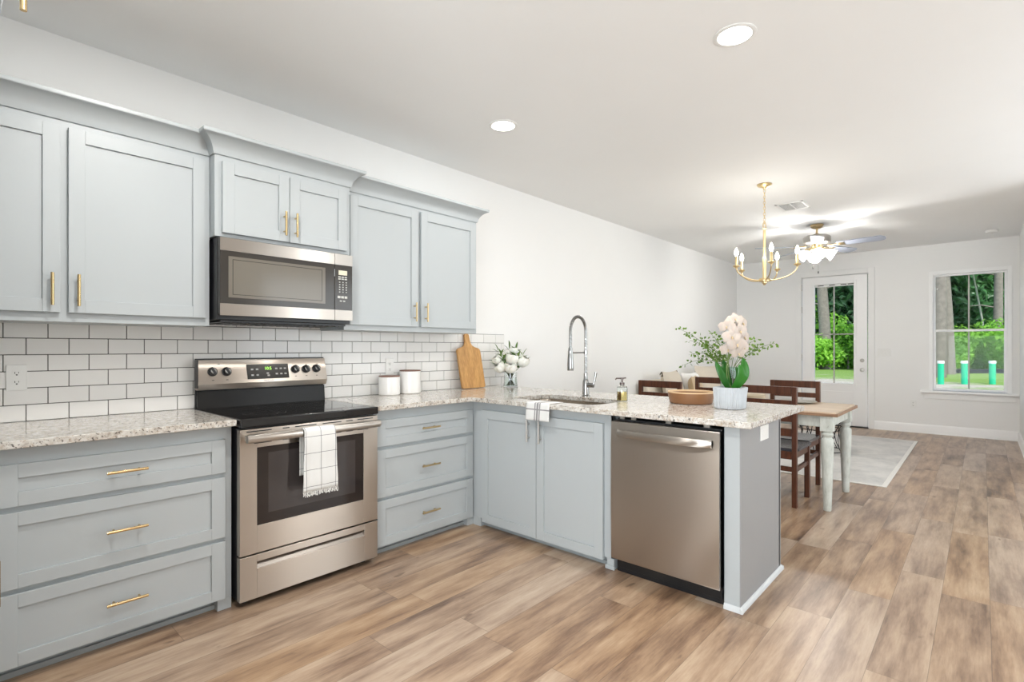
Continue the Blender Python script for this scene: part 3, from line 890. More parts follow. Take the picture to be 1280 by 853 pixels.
# ------------------------------------------------------------------ outlets and switches
def outlet(F, a, z, label, kind='duplex', w=.072, h=.118, cat='outlet', n0=0.0):
    name = {'duplex': 'wall_outlet', 'blank': 'outlet_cover', 'switch': 'light_switch'}[kind]
    t = thing(name, label, cat, F(a, n0, z))
    m = MB(); fbox(m, F, a - w / 2, a + w / 2, n0, n0 + .006, z - h / 2, z + h / 2)
    m.build('cover_plate', 'white_plastic', t, bevel=.002)
    if kind == 'duplex':
        for dz in (-.021, .021):
            pl = [(.0165 * cos(2 * pi * k / 20), max(-.0125, min(.0125, .0165 * sin(2 * pi * k / 20)))) for k in range(20)]
            m = MB().prism(pl, lambda p, q, e: F(a + p, e, z + dz + q), n0 + .006, n0 + .0075)
            s_ = m.build('socket', 'white_plastic', t)
            m = MB()
            fbox(m, F, a - .0075, a - .0050, n0 + .0074, n0 + .0078, z + dz - .002, z + dz + .006)
            fbox(m, F, a + .0055, a + .0075, n0 + .0074, n0 + .0078, z + dz - .001, z + dz + .006)
            fbox(m, F, a - .003, a + .003, n0 + .0074, n0 + .0078, z + dz - .010, z + dz - .005)
            m.build('slot', 'slot_dark', s_)
    elif kind == 'switch':
        for k in (-1, 0, 1):
            m = MB(); fbox(m, F, a + k * .046 - .016, a + k * .046 + .016, n0 + .006, n0 + .009, z - .033, z + .033)
            m.build('rocker', 'white_plastic', t, bevel=.002)
    else:
        m = MB(); fbox(m, F, a - .034, a + .034, n0 + .006, n0 + .0085, z - .017, z + .017)
        m.build('rocker', 'white_plastic', t, bevel=.002)
FT = facing_y(-.010)
outlet(FT, .147, 1.119, 'white outlet set in the tiles at the left photo edge')
outlet(FT, 2.185, 1.119, 'white outlet set in the tiles above the shorter canister')
outlet(facing_y(-2.470), 2.808, .815, 'white cover plate on the grey end wall of the peninsula', 'blank', .128, .078)
outlet(facing_x(XB), -2.552, .425, 'white outlet low on the far wall under the window')
outlet(facing_x(XB), -.21, .74, 'white outlet on the far wall near the corner behind the sofa')
outlet(facing_x(XB), -2.195, 1.19, 'white three-rocker switch plate between door and window', 'switch', .165, .118, 'light switch')

# ------------------------------------------------------------------ things on the counters
def canister(x, y, r, h, label):
    t = thing('canister', label, 'canister', (x, y, .914), 'white canisters')
    MB().lathe([(r * .93, 0), (r, .006), (r, h - .02), (r * .98, h - .018), (r * .9, h - .018), (r * .9, .01), (0, .01)], (x, y, .9145), 40).build('jar', 'white_ceramic', t, smooth=35)
    MB().lathe([(r * .88, -.022), (r * .88, 0), (r * .99, 0), (r * .99, .006), (r * .97, .0075), (0, .0075)], (x, y, .9145 + h - .0165), 40).build('lid', 'red_wood', t, smooth=35)
canister(2.122, -.100, .077, .150, 'shorter white canister with brown wooden lid, left of the two')
canister(2.312, -.095, .080, .185, 'taller white canister with brown wooden lid, right of the two')

# cutting board leaning on the tiles
out = [(-.135, .014), (-.128, .004), (-.118, 0), (.118, 0), (.128, .004), (.135, .014), (.135, .315), (.131, .330), (.118, .342), (.070, .355), (.045, .370), (.032, .392), (.028, .420), (.027, .455), (.022, .466), (.010, .470)]
out = out + [(-p, q) for p, q in out[::-1] if True][0:10] + [(-.135, .315)]
out = [(p, q) for i, (p, q) in enumerate(out) if i == 0 or (p, q) != out[i - 1]]
tilt = math.atan2(.085, .45)
def brd(p, q, a): return (2.962 + p - .012 * q / .47, -.105 + q * sin(tilt) * 1.0 - a * cos(tilt), .9150 + q * cos(tilt) + a * sin(tilt))
o = MB().prism(out, brd, 0, .018).build('cutting_board', 'board_wood', None, (2.962, -.105, .914), bevel=.003)
tag(o, 'wooden cutting board with a neck handle leaning on the tiles', 'cutting board')

# peonies in a glass vase
vx, vy = 3.315, -.215
t = thing('flower_vase', 'small clear glass vase holding white peonies in the counter corner', 'vase', (vx, vy, .914))
MB().lathe([(0, .004), (.058, .004), (.060, .010), (.054, .07), (.056, .128), (.059, .128), (.0575, .07), (.0635, .008), (.062, 0), (0, 0)], (vx, vy, .9145), 32).build('glass', 'clear_glass', t, smooth=40)
MB().lathe([(0, .005), (.0575, .006), (.052, .07), (.052, .082), (0, .082)], (vx, vy, .9145), 32).build('water', 'water', t, smooth=40)
RT = Vector((sin(YAW), -cos(YAW), 0)); FW = Vector((cos(YAW), sin(YAW), 0))
def petal_cup(m, c, ax, r, layers=((1.0, 6, 1.25), (.92, 6, .85), (.8, 5, .5), (.62, 4, .22))):
    """rounded double bloom: curved petals wrapped round a ball, opening outwards layer by layer"""
    ax = Vector(ax).normalized(); c = Vector(c)
    u_ = ax.orthogonal().normalized(); v_ = ax.cross(u_)
    for li, (sc, n_, span) in enumerate(layers):
        for k in range(n_):
            a0 = 2 * pi * k / n_ + li * .55 + random.uniform(-.12, .12)
            hw = pi / n_ * 1.25
            vs = []
            for j in range(6):
                lat = -1.15 + (1.15 + 1.30 - span * .55) * j / 5      # from the base of the ball up and over
                for q in (-1, -.5, 0, .5, 1):
                    taper = (1 - .35 * (j / 5) ** 2 * q * q)
                    a_ = a0 + q * hw * (.55 + .45 * sin(pi * min(1, j / 5 * .8 + .15)))
                    flare = 1 + .16 * span * (j / 5) ** 2 + .05 * abs(q) + random.uniform(-.02, .02)
                    d_ = (u_ * cos(a_) + v_ * sin(a_)) * cos(lat) * taper + ax * sin(lat)
                    vs.append(c + d_ * r * sc * flare)
            m.add(vs, [(j * 5 + i_, j * 5 + i_ + 1, (j + 1) * 5 + i_ + 1, (j + 1) * 5 + i_) for j in range(5) for i_ in range(4)])
def blade(m, base, tip, w, bend=None, n=6):
    base, tip = Vector(base), Vector(tip); d = tip - base
    sd = d.cross(Vector((.2, .1, 1))).normalized()
    up = sd.cross(d).normalized()
    vs = []
    for j in range(n + 1):
        s_ = j / n; ww = w * sin(pi * min(.98, s_ * .9 + .08)) ** .8
        p = base + d * s_ + up * (bend or 0) * sin(pi * s_)
        vs += [p - sd * ww + up * ww * .25, p, p + sd * ww + up * ww * .25]
    fs = []
    for j in range(n):
        for i in range(2): fs.append((j * 3 + i, j * 3 + i + 1, (j + 1) * 3 + i + 1, (j + 1) * 3 + i))
    m.add(vs, fs)
# (lateral, height, depth, radius) of every bloom, seen from the kitchen
PEO = [(-.105, .205, .00, .036), (-.080, .165, -.03, .042), (-.065, .225, .05, .030), (-.030, .190, .03, .026), (.012, .215, -.05, .046), (.022, .262, .0, .027), (.058, .250, .02, .025),
       (.095, .200, -.01, .044), (.000, .165, -.08, .044), (.055, .190, .05, .034), (-.05, .160, .07, .034), (.075, .235, .05, .026), (-.02, .250, .05, .028)]
for i, (la, h_, dp_, r) in enumerate(PEO):
    h_ = .150 + (h_ - .150) * 1.55; la *= 1.15; r *= 1.22
    c = Vector((vx, vy, .914)) + RT * la + FW * dp_ * .6 + Vector((0, 0, h_))
    c.y = min(c.y, -.06)
    t2 = thing('peony', 'white peony bloom on a leafy stem in the small glass vase', 'flower', (vx, vy, .922), 'peonies in the glass vase')
    foot = Vector((vx, vy, .924)) + RT * la * -.25 + FW * dp_ * .2
    neck = Vector((vx, vy, 1.045)) + RT * la * .30 + FW * dp_ * .30
    st = MB().tube([foot, neck, neck.lerp(c, .5) + Vector((0, 0, .012)), c - Vector((0, 0, r * .4))], .0026, 6).build('stem', 'stem_green', t2, smooth=60)
    m = MB(); dir_ = (c - neck).normalized() + Vector((0, 0, .25)) - FW * .35
    petal_cup(m, c, dir_, r)
    m.build('bloom', 'peony_petal', t2, smooth=60)
    m = MB()
    for k in range(5):
        a_ = random.uniform(0, 6.28)
        dv_ = (RT * (la * 4 + cos(a_) * .8) + FW * sin(a_) * .5 + Vector((0, 0, random.uniform(.1, .9)))).normalized()
        b0 = neck.lerp(c, random.uniform(.3, .75))
        tip = b0 + dv_ * random.uniform(.06, .10); tip.y = min(tip.y, -.015)
        blade(m, b0, tip, .011, .006)
    m.build('leaf', 'peony_leaf', t2, smooth=60)

for la, h_, dp_ in ((-.125, .345, 0), (-.015, .375, .02), (.055, .360, -.01), (.125, .300, .01), (-.15, .21, -.02), (.14, .23, .0), (-.09, .30, -.06), (.07, .28, -.07)):
    t2 = thing('green_shoot', 'leafy green shoot standing among the peonies', 'stem', (vx, vy, .922), 'green shoots in the glass vase')
    c = Vector((vx, vy, .914)) + RT * la + FW * dp_ + Vector((0, 0, h_)); c.y = min(c.y, -.03)
    foot = Vector((vx, vy, .924)) + RT * la * -.2; neck = Vector((vx, vy, 1.045)) + RT * la * .25
    MB().tube([foot, neck, neck.lerp(c, .6)], .002, 6).build('stem', 'stem_green', t2, smooth=60)
    m = MB()
    for k in range(6):
        b0 = neck.lerp(c, .35 + .10 * k); b0.y = min(b0.y, -.03)
        dv_ = ((c - neck).normalized() * .9 + RT * (.75 if k % 2 else -.75) + FW * random.uniform(-.5, .2)).normalized() if k < 5 else (c - neck).normalized()
        tip = b0 + dv_ * .075; tip.y = min(tip.y, -.018)
        blade(m, b0, tip, .0095, .006)
    m.build('leaf', 'peony_leaf', t2, smooth=60)

# soap dispenser
sx, sy = 2.885, -1.585
t = thing('soap_dispenser', 'clear soap bottle with amber liquid and dark pump beside the sink', 'soap dispenser', (sx, sy, .914))
MB().lathe([(0, .003), (.031, .003), (.033, .006), (.033, .078), (.028, .092), (.012, .102), (.012, .112), (.014, .112), (.014, .100), (.031, .094), (.0355, .078), (.0355, .003), (.033, 0), (0, 0)], (sx, sy, .9145), 28).build('bottle', 'clear_glass', t, smooth=40)
MB().lathe([(0, .004), (.0315, .004), (.0322, .008), (.0322, .060), (0, .060)], (sx, sy, .9145), 28).build('liquid', 'amber_liquid', t, smooth=40)
MB().lathe([(.016, .104), (.016, .118), (.006, .120), (.006, .138), (.011, .140), (.011, .150), (0, .151)], (sx, sy, .9145), 20).tube([(sx, sy, 1.060), (sx - .03, sy + .024, 1.060), (sx - .036, sy + .028, 1.052)], .0045, 8).tube([(sx, sy, 1.060), (sx + .018, sy - .018, 1.063)], .0045, 8).build('pump', 'dark_pump', t, smooth=40)

# wooden bowl
bx, by = 3.055, -1.971
t = thing('wooden_bowl', 'round shallow brown wooden bowl next to the orchid planter', 'bowl', (bx, by, .914))
MB().lathe([(0, 0), (.118, 0), (.126, .004), (.139, .060), (.139, .066), (.130, .066), (.120, .018), (0, .014)], (bx, by, .9145), 48).build('shell', 'terracotta_wood', t, smooth=35)
MB().lathe([(.130, .0655), (.139, .0655), (.1395, .071), (.136, .0735), (.131, .072), (.128, .062)], (bx, by, .9145), 48, cap=False).build('rim', 'pale_wood', t, smooth=35)

# fluted planter with orchid
px_, py_ = 2.912, -2.262
t = thing('planter', 'square pale grey fluted planter holding the orchid', 'planter', (px_, py_, .914))
def fluted(half, z, amp):
    pts = []
    base = rrect(-half, half, -half, half, .042, 8)
    per = []
    for i in range(len(base)):
        A, B = Vector(base[i]), Vector(base[(i + 1) % len(base)])
        n_ = max(1, int((B - A).length / .0025))
        for j in range(n_): per.append(A.lerp(B, j / n_))
    ln = 0; prev = per[0]
    for p in per:
        ln += (p - prev).length; prev = p
        f_ = 1 - amp * (.5 + .5 * cos(ln / .0140 * 2 * pi)) / half
        pts.append((px_ + p.x * f_, py_ + p.y * f_, z))
    return pts
m = MB(); ls = [fluted(.069, .9165, .0), fluted(.074, .922, .006), fluted(.080, 1.028, .006), fluted(.079, 1.036, 0), fluted(.070, 1.036, 0), fluted(.068, 1.015, 0)]
k = min(len(l_) for l_ in ls)
def resample(l_, k):
    n_ = len(l_); return [l_[int(i * n_ / k)] for i in range(k)]
ls = [resample(l_, k) for l_ in ls]
m.add([p for l_ in ls for p in l_], [(i * k + j, i * k + (j + 1) % k, (i + 1) * k + (j + 1) % k, (i + 1) * k + j) for i in range(len(ls) - 1) for j in range(k)] + [tuple(range(k))[::-1]])
rot = Matrix.Rotation(R(-4), 3, 'Z')
m.v = [tuple(Vector((px_, py_, 0)) + rot @ (Vector(p) - Vector((px_, py_, 0)))) for p in m.v]
m.build('pot', 'planter_clay', t, smooth=40)
m = MB(); m.lathe([(0, .026), (.03, .024), (.055, .016), (.064, .0)], (px_, py_, 1.003), 20)
m.build('moss', 'moss', t, smooth=60)
t = thing('orchid', 'white orchid with broad green leaves growing in the fluted planter', 'plant', (px_, py_, 1.02))
def W3(la, z, dp_=0): return Vector((px_, py_, 0)) + RT * la + FW * dp_ + Vector((0, 0, z))
for la, z, dp_, w_, b0 in ((-.088, 1.182, -.01, .019, -.02), (.028, 1.165, -.055, .026, .0), (.078, 1.200, .01, .030, .02), (-.012, 1.190, .07, .024, 0), (.055, 1.150, .05, .022, .01), (-.03, 1.155, .05, .02, -.01)):
    m = MB()
    basep = W3(b0 * .5 + .004, 1.018, dp_ * .2); tip = W3(la, z, dp_)
    n_ = 10; vs = []; d = tip - basep
    side = d.cross(FW).normalized()
    for j in range(n_ + 1):
        s_ = j / n_; ww = w_ * (sin(pi * (s_ * .82 + .12)) ** .7) if s_ < 1 else .001
        arch = RT * (.022 if la > 0 else -.010) * sin(pi * s_) - FW * .015 * sin(pi * s_)
        p = basep + d * s_ + arch
        vs += [p - side * ww - FW * ww * .35, p, p + side * ww - FW * ww * .35]
    m.add(vs, [(j * 3 + i, j * 3 + i + 1, (j + 1) * 3 + i + 1, (j + 1) * 3 + i) for j in range(n_) for i in range(2)])
    o = m.build('leaf', 'orchid_leaf', t, smooth=60)
    md = o.modifiers.new('solid', 'SOLIDIFY'); md.thickness = .002
st = [[W3(-.012, 1.02), W3(-.022, 1.14), W3(-.006, 1.26), W3(.02, 1.37), W3(.03, 1.425)], [W3(.004, 1.02), W3(-.006, 1.14, .02), W3(.004, 1.22, .02), W3(.028, 1.31, .01)]]
for s_ in st: MB().tube(s_, .0026, 6).build('stem', 'stem_green', t, smooth=60)
def orchid_flower(c, face, r):
    m = MB(); face = Vector(face).normalized()
    u_ = Vector((0, 0, 1)) - face * face.z; u_.normalize(); v_ = face.cross(u_)
    for ang, ln, wd in ((90, 1.0, .34), (210, .95, .33), (330, .95, .33), (10, 1.02, .50), (170, 1.02, .50)):
        a_ = R(ang); dr_ = v_ * cos(a_) + u_ * sin(a_); sd = face.cross(dr_)
        vs = []
        for j in range(6):
            s_ = j / 5; ww = r * wd * (sin(pi * (s_ * .86 + .09)) ** .75)
            p = Vector(c) + dr_ * r * ln * s_ + face * r * (.12 * sin(pi * s_) - .10 * s_ * s_)
            vs += [p - sd * ww - face * ww * .2, p, p + sd * ww - face * ww * .2]
        m.add(vs, [(j * 3 + i, j * 3 + i + 1, (j + 1) * 3 + i + 1, (j + 1) * 3 + i) for j in range(5) for i in range(2)])
    f_ = m.build('flower', 'orchid_petal', t, smooth=60)
    m = MB(); m.ball(Vector(c) + face * r * .14 - u_ * r * .06, r * .10, 6); m.ball(Vector(c) + face * r * .22 - u_ * r * .20, r * .08, 6, (1, 1, 1.4))
    m.build('lip', 'orchid_lip', f_, smooth=60)
for la, z, dp_, r, fa in [(a_ * 1.5 + .008, b_, c_, d_ * 1.22, e_) for a_, b_, c_, d_, e_ in ((.010, 1.418, -.01, .038, (-.1, .5)), (.040, 1.398, .0, .038, (.5, .1)), (-.022, 1.378, -.012, .038, (-.5, .1)), (.024, 1.352, -.025, .040, (.2, 0)), (-.008, 1.320, -.03, .044, (-.1, .1)),
                          (.048, 1.318, .005, .040, (.5, 0)), (.010, 1.278, -.035, .044, (0, -.1)), (.042, 1.262, -.005, .040, (.4, 0)), (-.016, 1.248, -.01, .038, (-.4, -.1)), (.020, 1.228, -.02, .036, (.1, -.3)), (.0, 1.385, .03, .036, (-.2, .3)), (.03, 1.29, .03, .038, (.3, .2)))]:
    orchid_flower(W3(la, z, dp_), -FW + RT * fa[0] + Vector((0, 0, fa[1])), r)

# ------------------------------------------------------------------ towels
def cloth(name, cols, prof, width_fn, mat, o, label):
    m = MB(); n = cols; k = len(prof); vs = []
    for i, pr in enumerate(prof):
        for j in range(n + 1):
            vs.append(width_fn(i / (k - 1), j / n, pr))
    m.add(vs, [(i * (n + 1) + j, i * (n + 1) + j + 1, (i + 1) * (n + 1) + j + 1, (i + 1) * (n + 1) + j) for i in range(k - 1) for j in range(n)])
    ob = m.build(name, mat, None, o, smooth=60)
    md = ob.modifiers.new('solid', 'SOLIDIFY'); md.thickness = .0022; md.offset = 0
    return tag(ob, label, 'towel')
hy_, hz_ = -.7475, .823
prof = [(-.718, .60 + .01 * k) for k in range(0, 20)]
prof = [(y, z) for y, z in prof if z < .80]
for k in range(0, 13):
    a_ = pi * k / 12
    prof.append((hy_ + .0248 * cos(a_), hz_ + .0248 * sin(a_)))
prof += [(hy_ - .0255 - .002 * sin(k * .5), hz_ - .015 * (k + 1)) for k in range(20)]
zend = prof[-1][1]
def wf(s_, q, pr):
    hang = max(0, (hz_ - pr[1])) if pr[0] < hy_ else 0
    x = 1.236 + (q - .5) * (.172 + .02 * min(1, hang / .3))
    rip = .0045 * sin(q * 9 + 1.2) * min(1, hang / .12) + .002 * sin(q * 23) * min(1, hang / .2)
    return (x, pr[0] - abs(rip) * (1 if pr[0] < hy_ else 0), pr[1])
ot = cloth('dish_towel', 24, prof, wf, 'check_towel', (1.236, hy_, hz_ + .0), 'white dish towel with thin black grid hanging from the oven handle')
m = MB()
for k in range(46):
    q = k / 45; x = 1.236 + (q - .5) * .190
    y = hy_ - .027 - .003 * abs(sin(q * 9 + 1.2)); zz = zend + random.uniform(-.002, .002)
    m.tube([(x, y, zz), (x + random.uniform(-.004, .004), y + random.uniform(-.002, .002), zz - .012), (x + random.uniform(-.005, .005), y + random.uniform(-.003, .003), zz - random.uniform(.018, .026))], .0016, 4)
fr_ = m.build('fringe', 'white_fabric', None, (1.236, hy_, hz_)); fr_.parent = ot; fr_.location = (0, 0, 0)
prof = [(2.538, .80)] + [(2.532 - .002 * k, .80 + .0) for k in ()]
prof = [(2.5315, .855 + .01 * k) for k in range(6)] + [(2.530, .914), (2.526, .9165)] + [(2.526 - .013 * k, .9168) for k in range(1, 10)] + [(2.397, .9165), (2.3925, .9145)] + [(2.3915 - .0008 * k, .910 - .0102 * k) for k in range(0, 11)]
def wf2(s_, q, pr):
    drop = max(0, .91 - pr[1]) if pr[0] < 2.45 else 0
    return (pr[0] - .003 * abs(sin(q * 7 + .5)) * min(1, drop / .05), -1.282 + (.5 - q) * (.183 + .05 * drop), pr[1])
cloth('tea_towel', 18, prof, wf2, 'stripe_towel', (2.393, -1.282, .914), 'small white tea towel with grey stripes draped over the sink edge')

# ------------------------------------------------------------------ dining table and chairs
t = thing('dining_table', 'long farmhouse dining table with wood top and pale painted legs', 'table', (4.87, -1.52, 0))
TX0, TX1, TY0, TY1 = 4.455, 5.29, -2.505, -.56
TP = [(0, .735), (.0, .742), (.012, .748), (.014, .752), (.006, .762), (-.006, .766)]
m = MB(); rings = []
for off_, z in ((-.03, .735), (0, .735), (0.004, .744), (-.008, .750), (-.010, .756), (-.016, .765)):
    rings.append([(TX0 - off_, TY0 - off_, z), (TX1 + off_, TY0 - off_, z), (TX1 + off_, TY1 + off_, z), (TX0 - off_, TY1 + off_, z)])
m.add([p for r_ in rings for p in r_], [(i * 4 + j, i * 4 + (j + 1) % 4, (i + 1) * 4 + (j + 1) % 4, (i + 1) * 4 + j) for i in range(5) for j in range(4)] + [(3, 2, 1, 0), (20, 21, 22, 23)])
m.build('tabletop', 'table_wood', t, bevel=.002)
m = MB(); e0 = .0125
for a_ in ((TX0 - .006, TX0 + .004, TY0 - .006, TY1 + .006), (TX1 - .004, TX1 + .006, TY0 - .006, TY1 + .006), (TX0 + .004, TX1 - .004, TY0 - .006, TY0 + .004), (TX0 + .004, TX1 - .004, TY1 - .004, TY1 + .006)):
    m.box(*a_, .7335, .7575)
m.build('edge_moulding', 'edge_wood', t, bevel=.003)
m = MB()
m.box(4.50, 4.52, -2.40, -.66, .645, .735); m.box(5.225, 5.245, -2.40, -.66, .645, .735); m.box(4.55, 5.20, -2.455, -2.435, .645, .735); m.box(4.55, 5.20, -.63, -.61, .645, .735)
m.build('apron', 'distressed', t, bevel=.001)
LEGP = [(.024, 0), (.027, .008), (.031, .12), (.040, .36), (.0445, .52), (.044, .548), (.040, .556), (.031, .562), (.029, .570), (.038, .580), (.041, .592), (.037, .602), (.030, .607), (.034, .612), (.036, .616)]
for x, y in ((4.513, -2.432), (5.232, -2.432), (4.513, -.635), (5.232, -.635)):
    m = MB(); m.lathe(LEGP, (x, y, 0), 24); m.box(x - .043, x + .043, y - .043, y + .043, .616, .735)
    m.build('leg', 'distressed', t, bevel=.0015)

def make_chair():
    t = thing('dining_chair', '', 'chair', (0, 0, 0), 'wooden dining chairs')
    W2 = .212
    for s_ in (-1, 1):
        y = s_ * (W2 - .018)
        MB().box(-.018, .020, y - .018, y + .018, 0, .950).build('rear_leg', 'chair_wood', t, bevel=.003)
        MB().box(.375, .411, y - .019, y + .019, 0, .435).build('front_leg', 'chair_wood', t, bevel=.003)
        MB().box(.020, .375, y - .010, y + .010, .385, .437).build('side_apron', 'chair_wood', t, bevel=.002)
        MB().box(.020, .375, y - .010, y + .010, .275, .312).build('stretcher', 'chair_wood', t, bevel=.002)
    for z0, z1 in ((.888, .950), (.798, .842), (.672, .728), (.557, .618)):
        MB().box(-.010, .012, -W2 + .03, W2 - .03, z0, z1).build('back_slat', 'chair_wood', t, bevel=.002)
    MB().box(-.008, .012, -W2 + .03, W2 - .03, .375, .437).box(.382, .402, -W2 + .03, W2 - .03, .385, .437).build('cross_apron', 'chair_wood', t, bevel=.002)
    MB().box(-.008, .010, -W2 + .03, W2 - .03, .279, .317).build('stretcher', 'chair_wood', t, bevel=.002)
    m = MB(); n_ = 8; vs = []
    for i in range(n_ + 1):
        for j in range(n_ + 1):
            a_, b_ = i / n_, j / n_
            x = -.004 + .434 * a_; y = (b_ - .5) * 2 * (W2 + .004)
            if a_ < .08: y *= .80
            d_ = .010 * (1 - (2 * b_ - 1) ** 2) * sin(pi * a_)
            vs.append((x, y, .462 - d_))
    nn = (n_ + 1) ** 2
    vs += [(x, y, .438) for x, y, z in vs]
    fs = [(i * (n_ + 1) + j, (i + 1) * (n_ + 1) + j, (i + 1) * (n_ + 1) + j + 1, i * (n_ + 1) + j + 1) for i in range(n_) for j in range(n_)]
    fs += [tuple(nn + q for q in f)[::-1] for f in fs]
    rim = [i * (n_ + 1) for i in range(n_ + 1)] + [n_ * (n_ + 1) + j for j in range(1, n_ + 1)] + [i * (n_ + 1) + n_ for i in range(n_ - 1, -1, -1)] + [j for j in range(n_ - 1, 0, -1)]
    fs += [(rim[i], rim[(i + 1) % len(rim)], nn + rim[(i + 1) % len(rim)], nn + rim[i]) for i in range(len(rim))]
    m.add(vs, fs)
    m.build('seat', 'seat_black', t, bevel=.003)
    return t
c0 = make_chair()
chairs = [(c0, 4.428, -2.030, 0, 'dark wooden dining chair at the near right corner, behind the orchid planter')]
for x, y, rz, lab in ((4.428, -1.085, 0, 'dark wooden dining chair back seen left of the wooden bowl, near table side'),
                      (5.335, -2.005, pi, 'dark wooden dining chair on the far table side in front of the door'),
                      (5.335, -1.262, pi, 'dark wooden dining chair on the far table side, seen just above the wooden bowl')):
    chairs.append((copy_tree(c0), x, y, rz, lab))
for c, x, y, rz, lab in chairs:
    c.location = (x, y, 0); c.rotation_euler = (0, 0, rz); c['label'] = lab

# table settings
def plate(x, y, z, r, mat, label, grp=None):
    o = MB().lathe([(0, .003), (r * .6, .003), (r * .72, .006), (r, .016), (r, .019), (r * .70, .010), (0, .007)], (x, y, z), 36).build('plate', mat, None, (x, y, z), smooth=40)
    return tag(o, label, 'plate', grp)
TZ = .7655
plate(4.69, -2.03, TZ, .135, 'white_ceramic', 'white dinner plate in front of the nearest dining chair')
plate(5.09, -2.09, TZ, .150, 'grey_plate', 'grey charger plate on the far side of the table by the door chair')
o = MB().lathe([(0, 0), (.06, 0), (.075, .006), (.105, .052), (.105, .056), (.098, .054), (.07, .012), (0, .010)], (5.02, -1.73, TZ), 32).build('woven_bowl', 'cream_bowl', None, (5.02, -1.73, TZ), smooth=40)
tag(o, 'cream bowl seen through the back of the nearest dining chair', 'bowl')
o = MB().lathe([(0, 0), (.055, 0), (.062, .004), (.083, .056), (.083, .060), (.077, .058), (.058, .010), (0, .008)], (4.73, -1.13, TZ + .012), 32).build('serving_bowl', 'grey_plate', None, (4.73, -1.13, TZ), smooth=40)
tag(o, 'small grey bowl on the table behind the wooden bowl', 'bowl')
plate(4.73, -1.13, TZ - .003, .12, 'cream_bowl', 'cream plate under the small grey bowl')
t = thing('napkin', 'crumpled white napkin beside the grey charger plate', 'napkin', (4.86, -2.20, TZ))
m = MB(); n_ = 10; vs = []
for i in range(n_ + 1):
    for j in range(n_ + 1):
        a_, b_ = i / n_ - .5, j / n_ - .5
        vs.append((4.88 + a_ * .10, -1.985 + b_ * .15, TZ + .004 + .012 * abs(sin(a_ * 9 + b_ * 5)) * (1 - 4 * b_ * b_) + .002))
m.add(vs, [(i * (n_ + 1) + j, (i + 1) * (n_ + 1) + j, (i + 1) * (n_ + 1) + j + 1, i * (n_ + 1) + j + 1) for i in range(n_) for j in range(n_)])
o = m.build('cloth', 'white_fabric', t, smooth=60)
md = o.modifiers.new('solid', 'SOLIDIFY'); md.thickness = .002

# teal vase with leafy branches in the middle of the table
gx, gy = 4.90, -1.57
t = thing('teal_vase', 'large teal glass vase with leafy branches on the dining table', 'vase', (gx, gy, TZ))
MB().lathe([(0, .006), (.075, .006), (.088, .03), (.090, .20), (.070, .255), (.055, .285), (.062, .315), (.065, .315), (.059, .285), (.074, .257), (.094, .20), (.092, .028), (.078, 0), (0, 0)], (gx, gy, TZ + .0005), 36).build('glass', 'teal_glass', t, smooth=40)
BR = [(-.44, 1.10, 0), (-.36, 1.20, .05), (-.40, 1.33, -.03), (-.47, 1.44, .05), (-.22, 1.40, -.05), (-.30, 1.28, -.08), (-.12, 1.34, .08), (-.33, 1.16, -.06), (-.18, 1.22, -.10), (-.25, 1.34, .10),
      (.20, 1.33, -.05), (.30, 1.26, .05), (.40, 1.30, -.02), (.10, 1.40, .05)]
for i, (la, z, dp_) in enumerate(BR):
    tb_ = thing('leafy_branch', 'thin branch with small green leaves standing in the teal vase', 'branch', (gx, gy, TZ + .02), 'branches in the teal vase')
    O_ = Vector((gx, gy, 0))
    p0 = O_ + RT * la * -.06 + Vector((0, 0, TZ + .015)); p1 = O_ + RT * la * .10 + FW * dp_ * .2 + Vector((0, 0, 1.075))
    p3 = O_ + RT * la + FW * dp_ + Vector((0, 0, z))
    p2 = p1.lerp(p3, .45) + Vector((0, 0, .10 + .10 * max(0, 1.3 - z)))
    def bz(s_):
        return p0 * (1 - s_) ** 3 + p1 * 3 * s_ * (1 - s_) ** 2 + p2 * 3 * s_ * s_ * (1 - s_) + p3 * s_ ** 3
    pts = [p0, p1] + [p1 * (1 - s_) ** 2 + p2 * 2 * s_ * (1 - s_) + p3 * s_ * s_ for s_ in (.12, .25, .4, .55, .7, .85, 1)]
    MB().tube(pts, [.0028] * 4 + [.0022] * 3 + [.0015] * 2, 5).build('twig', 'stem_green', tb_, smooth=60)
    m = MB()
    for k in range(30):
        s_ = .20 + .82 * k / 29
        s_ = min(1, s_)
        c = p1 * (1 - s_) ** 2 + p2 * 2 * s_ * (1 - s_) + p3 * s_ * s_
        d = Vector((random.gauss(0, 1), random.gauss(0, 1), random.gauss(0, .8))).normalized()
        ln = random.uniform(.020, .040); q = c + d * random.uniform(.006, .035)
        nrm_ = Vector((random.gauss(0, 1), random.gauss(0, 1), random.gauss(0, 1))).normalized()
        sd = d.cross(nrm_).normalized()
        m.add([q, q + d * ln * .4 + sd * ln * .42, q + d * ln, q + d * ln * .4 - sd * ln * .42, q + d * ln * .5 + nrm_ * ln * .08], [(0, 1, 4), (1, 2, 4), (2, 3, 4), (3, 0, 4)])
    m.build('leaves', 'sprig_leaf', tb_)

# ------------------------------------------------------------------ living room
t = thing('rug', 'pale grey worn-pattern area rug in the living room', 'rug', (7.18, -1.83, 0))
MB().box(5.66, 8.68, -2.64, -1.02, .001, .009).build('pile', 'rug', t, bevel=.002)
m = MB()
for x0, x1, y0, y1 in ((5.62, 5.66, -2.68, -.98), (8.68, 8.72, -2.68, -.98), (5.66, 8.68, -2.68, -2.64), (5.66, 8.68, -1.02, -.98)): m.box(x0, x1, y0, y1, .001, .0085)
m.build('border', 'rug_border', t, bevel=.002)

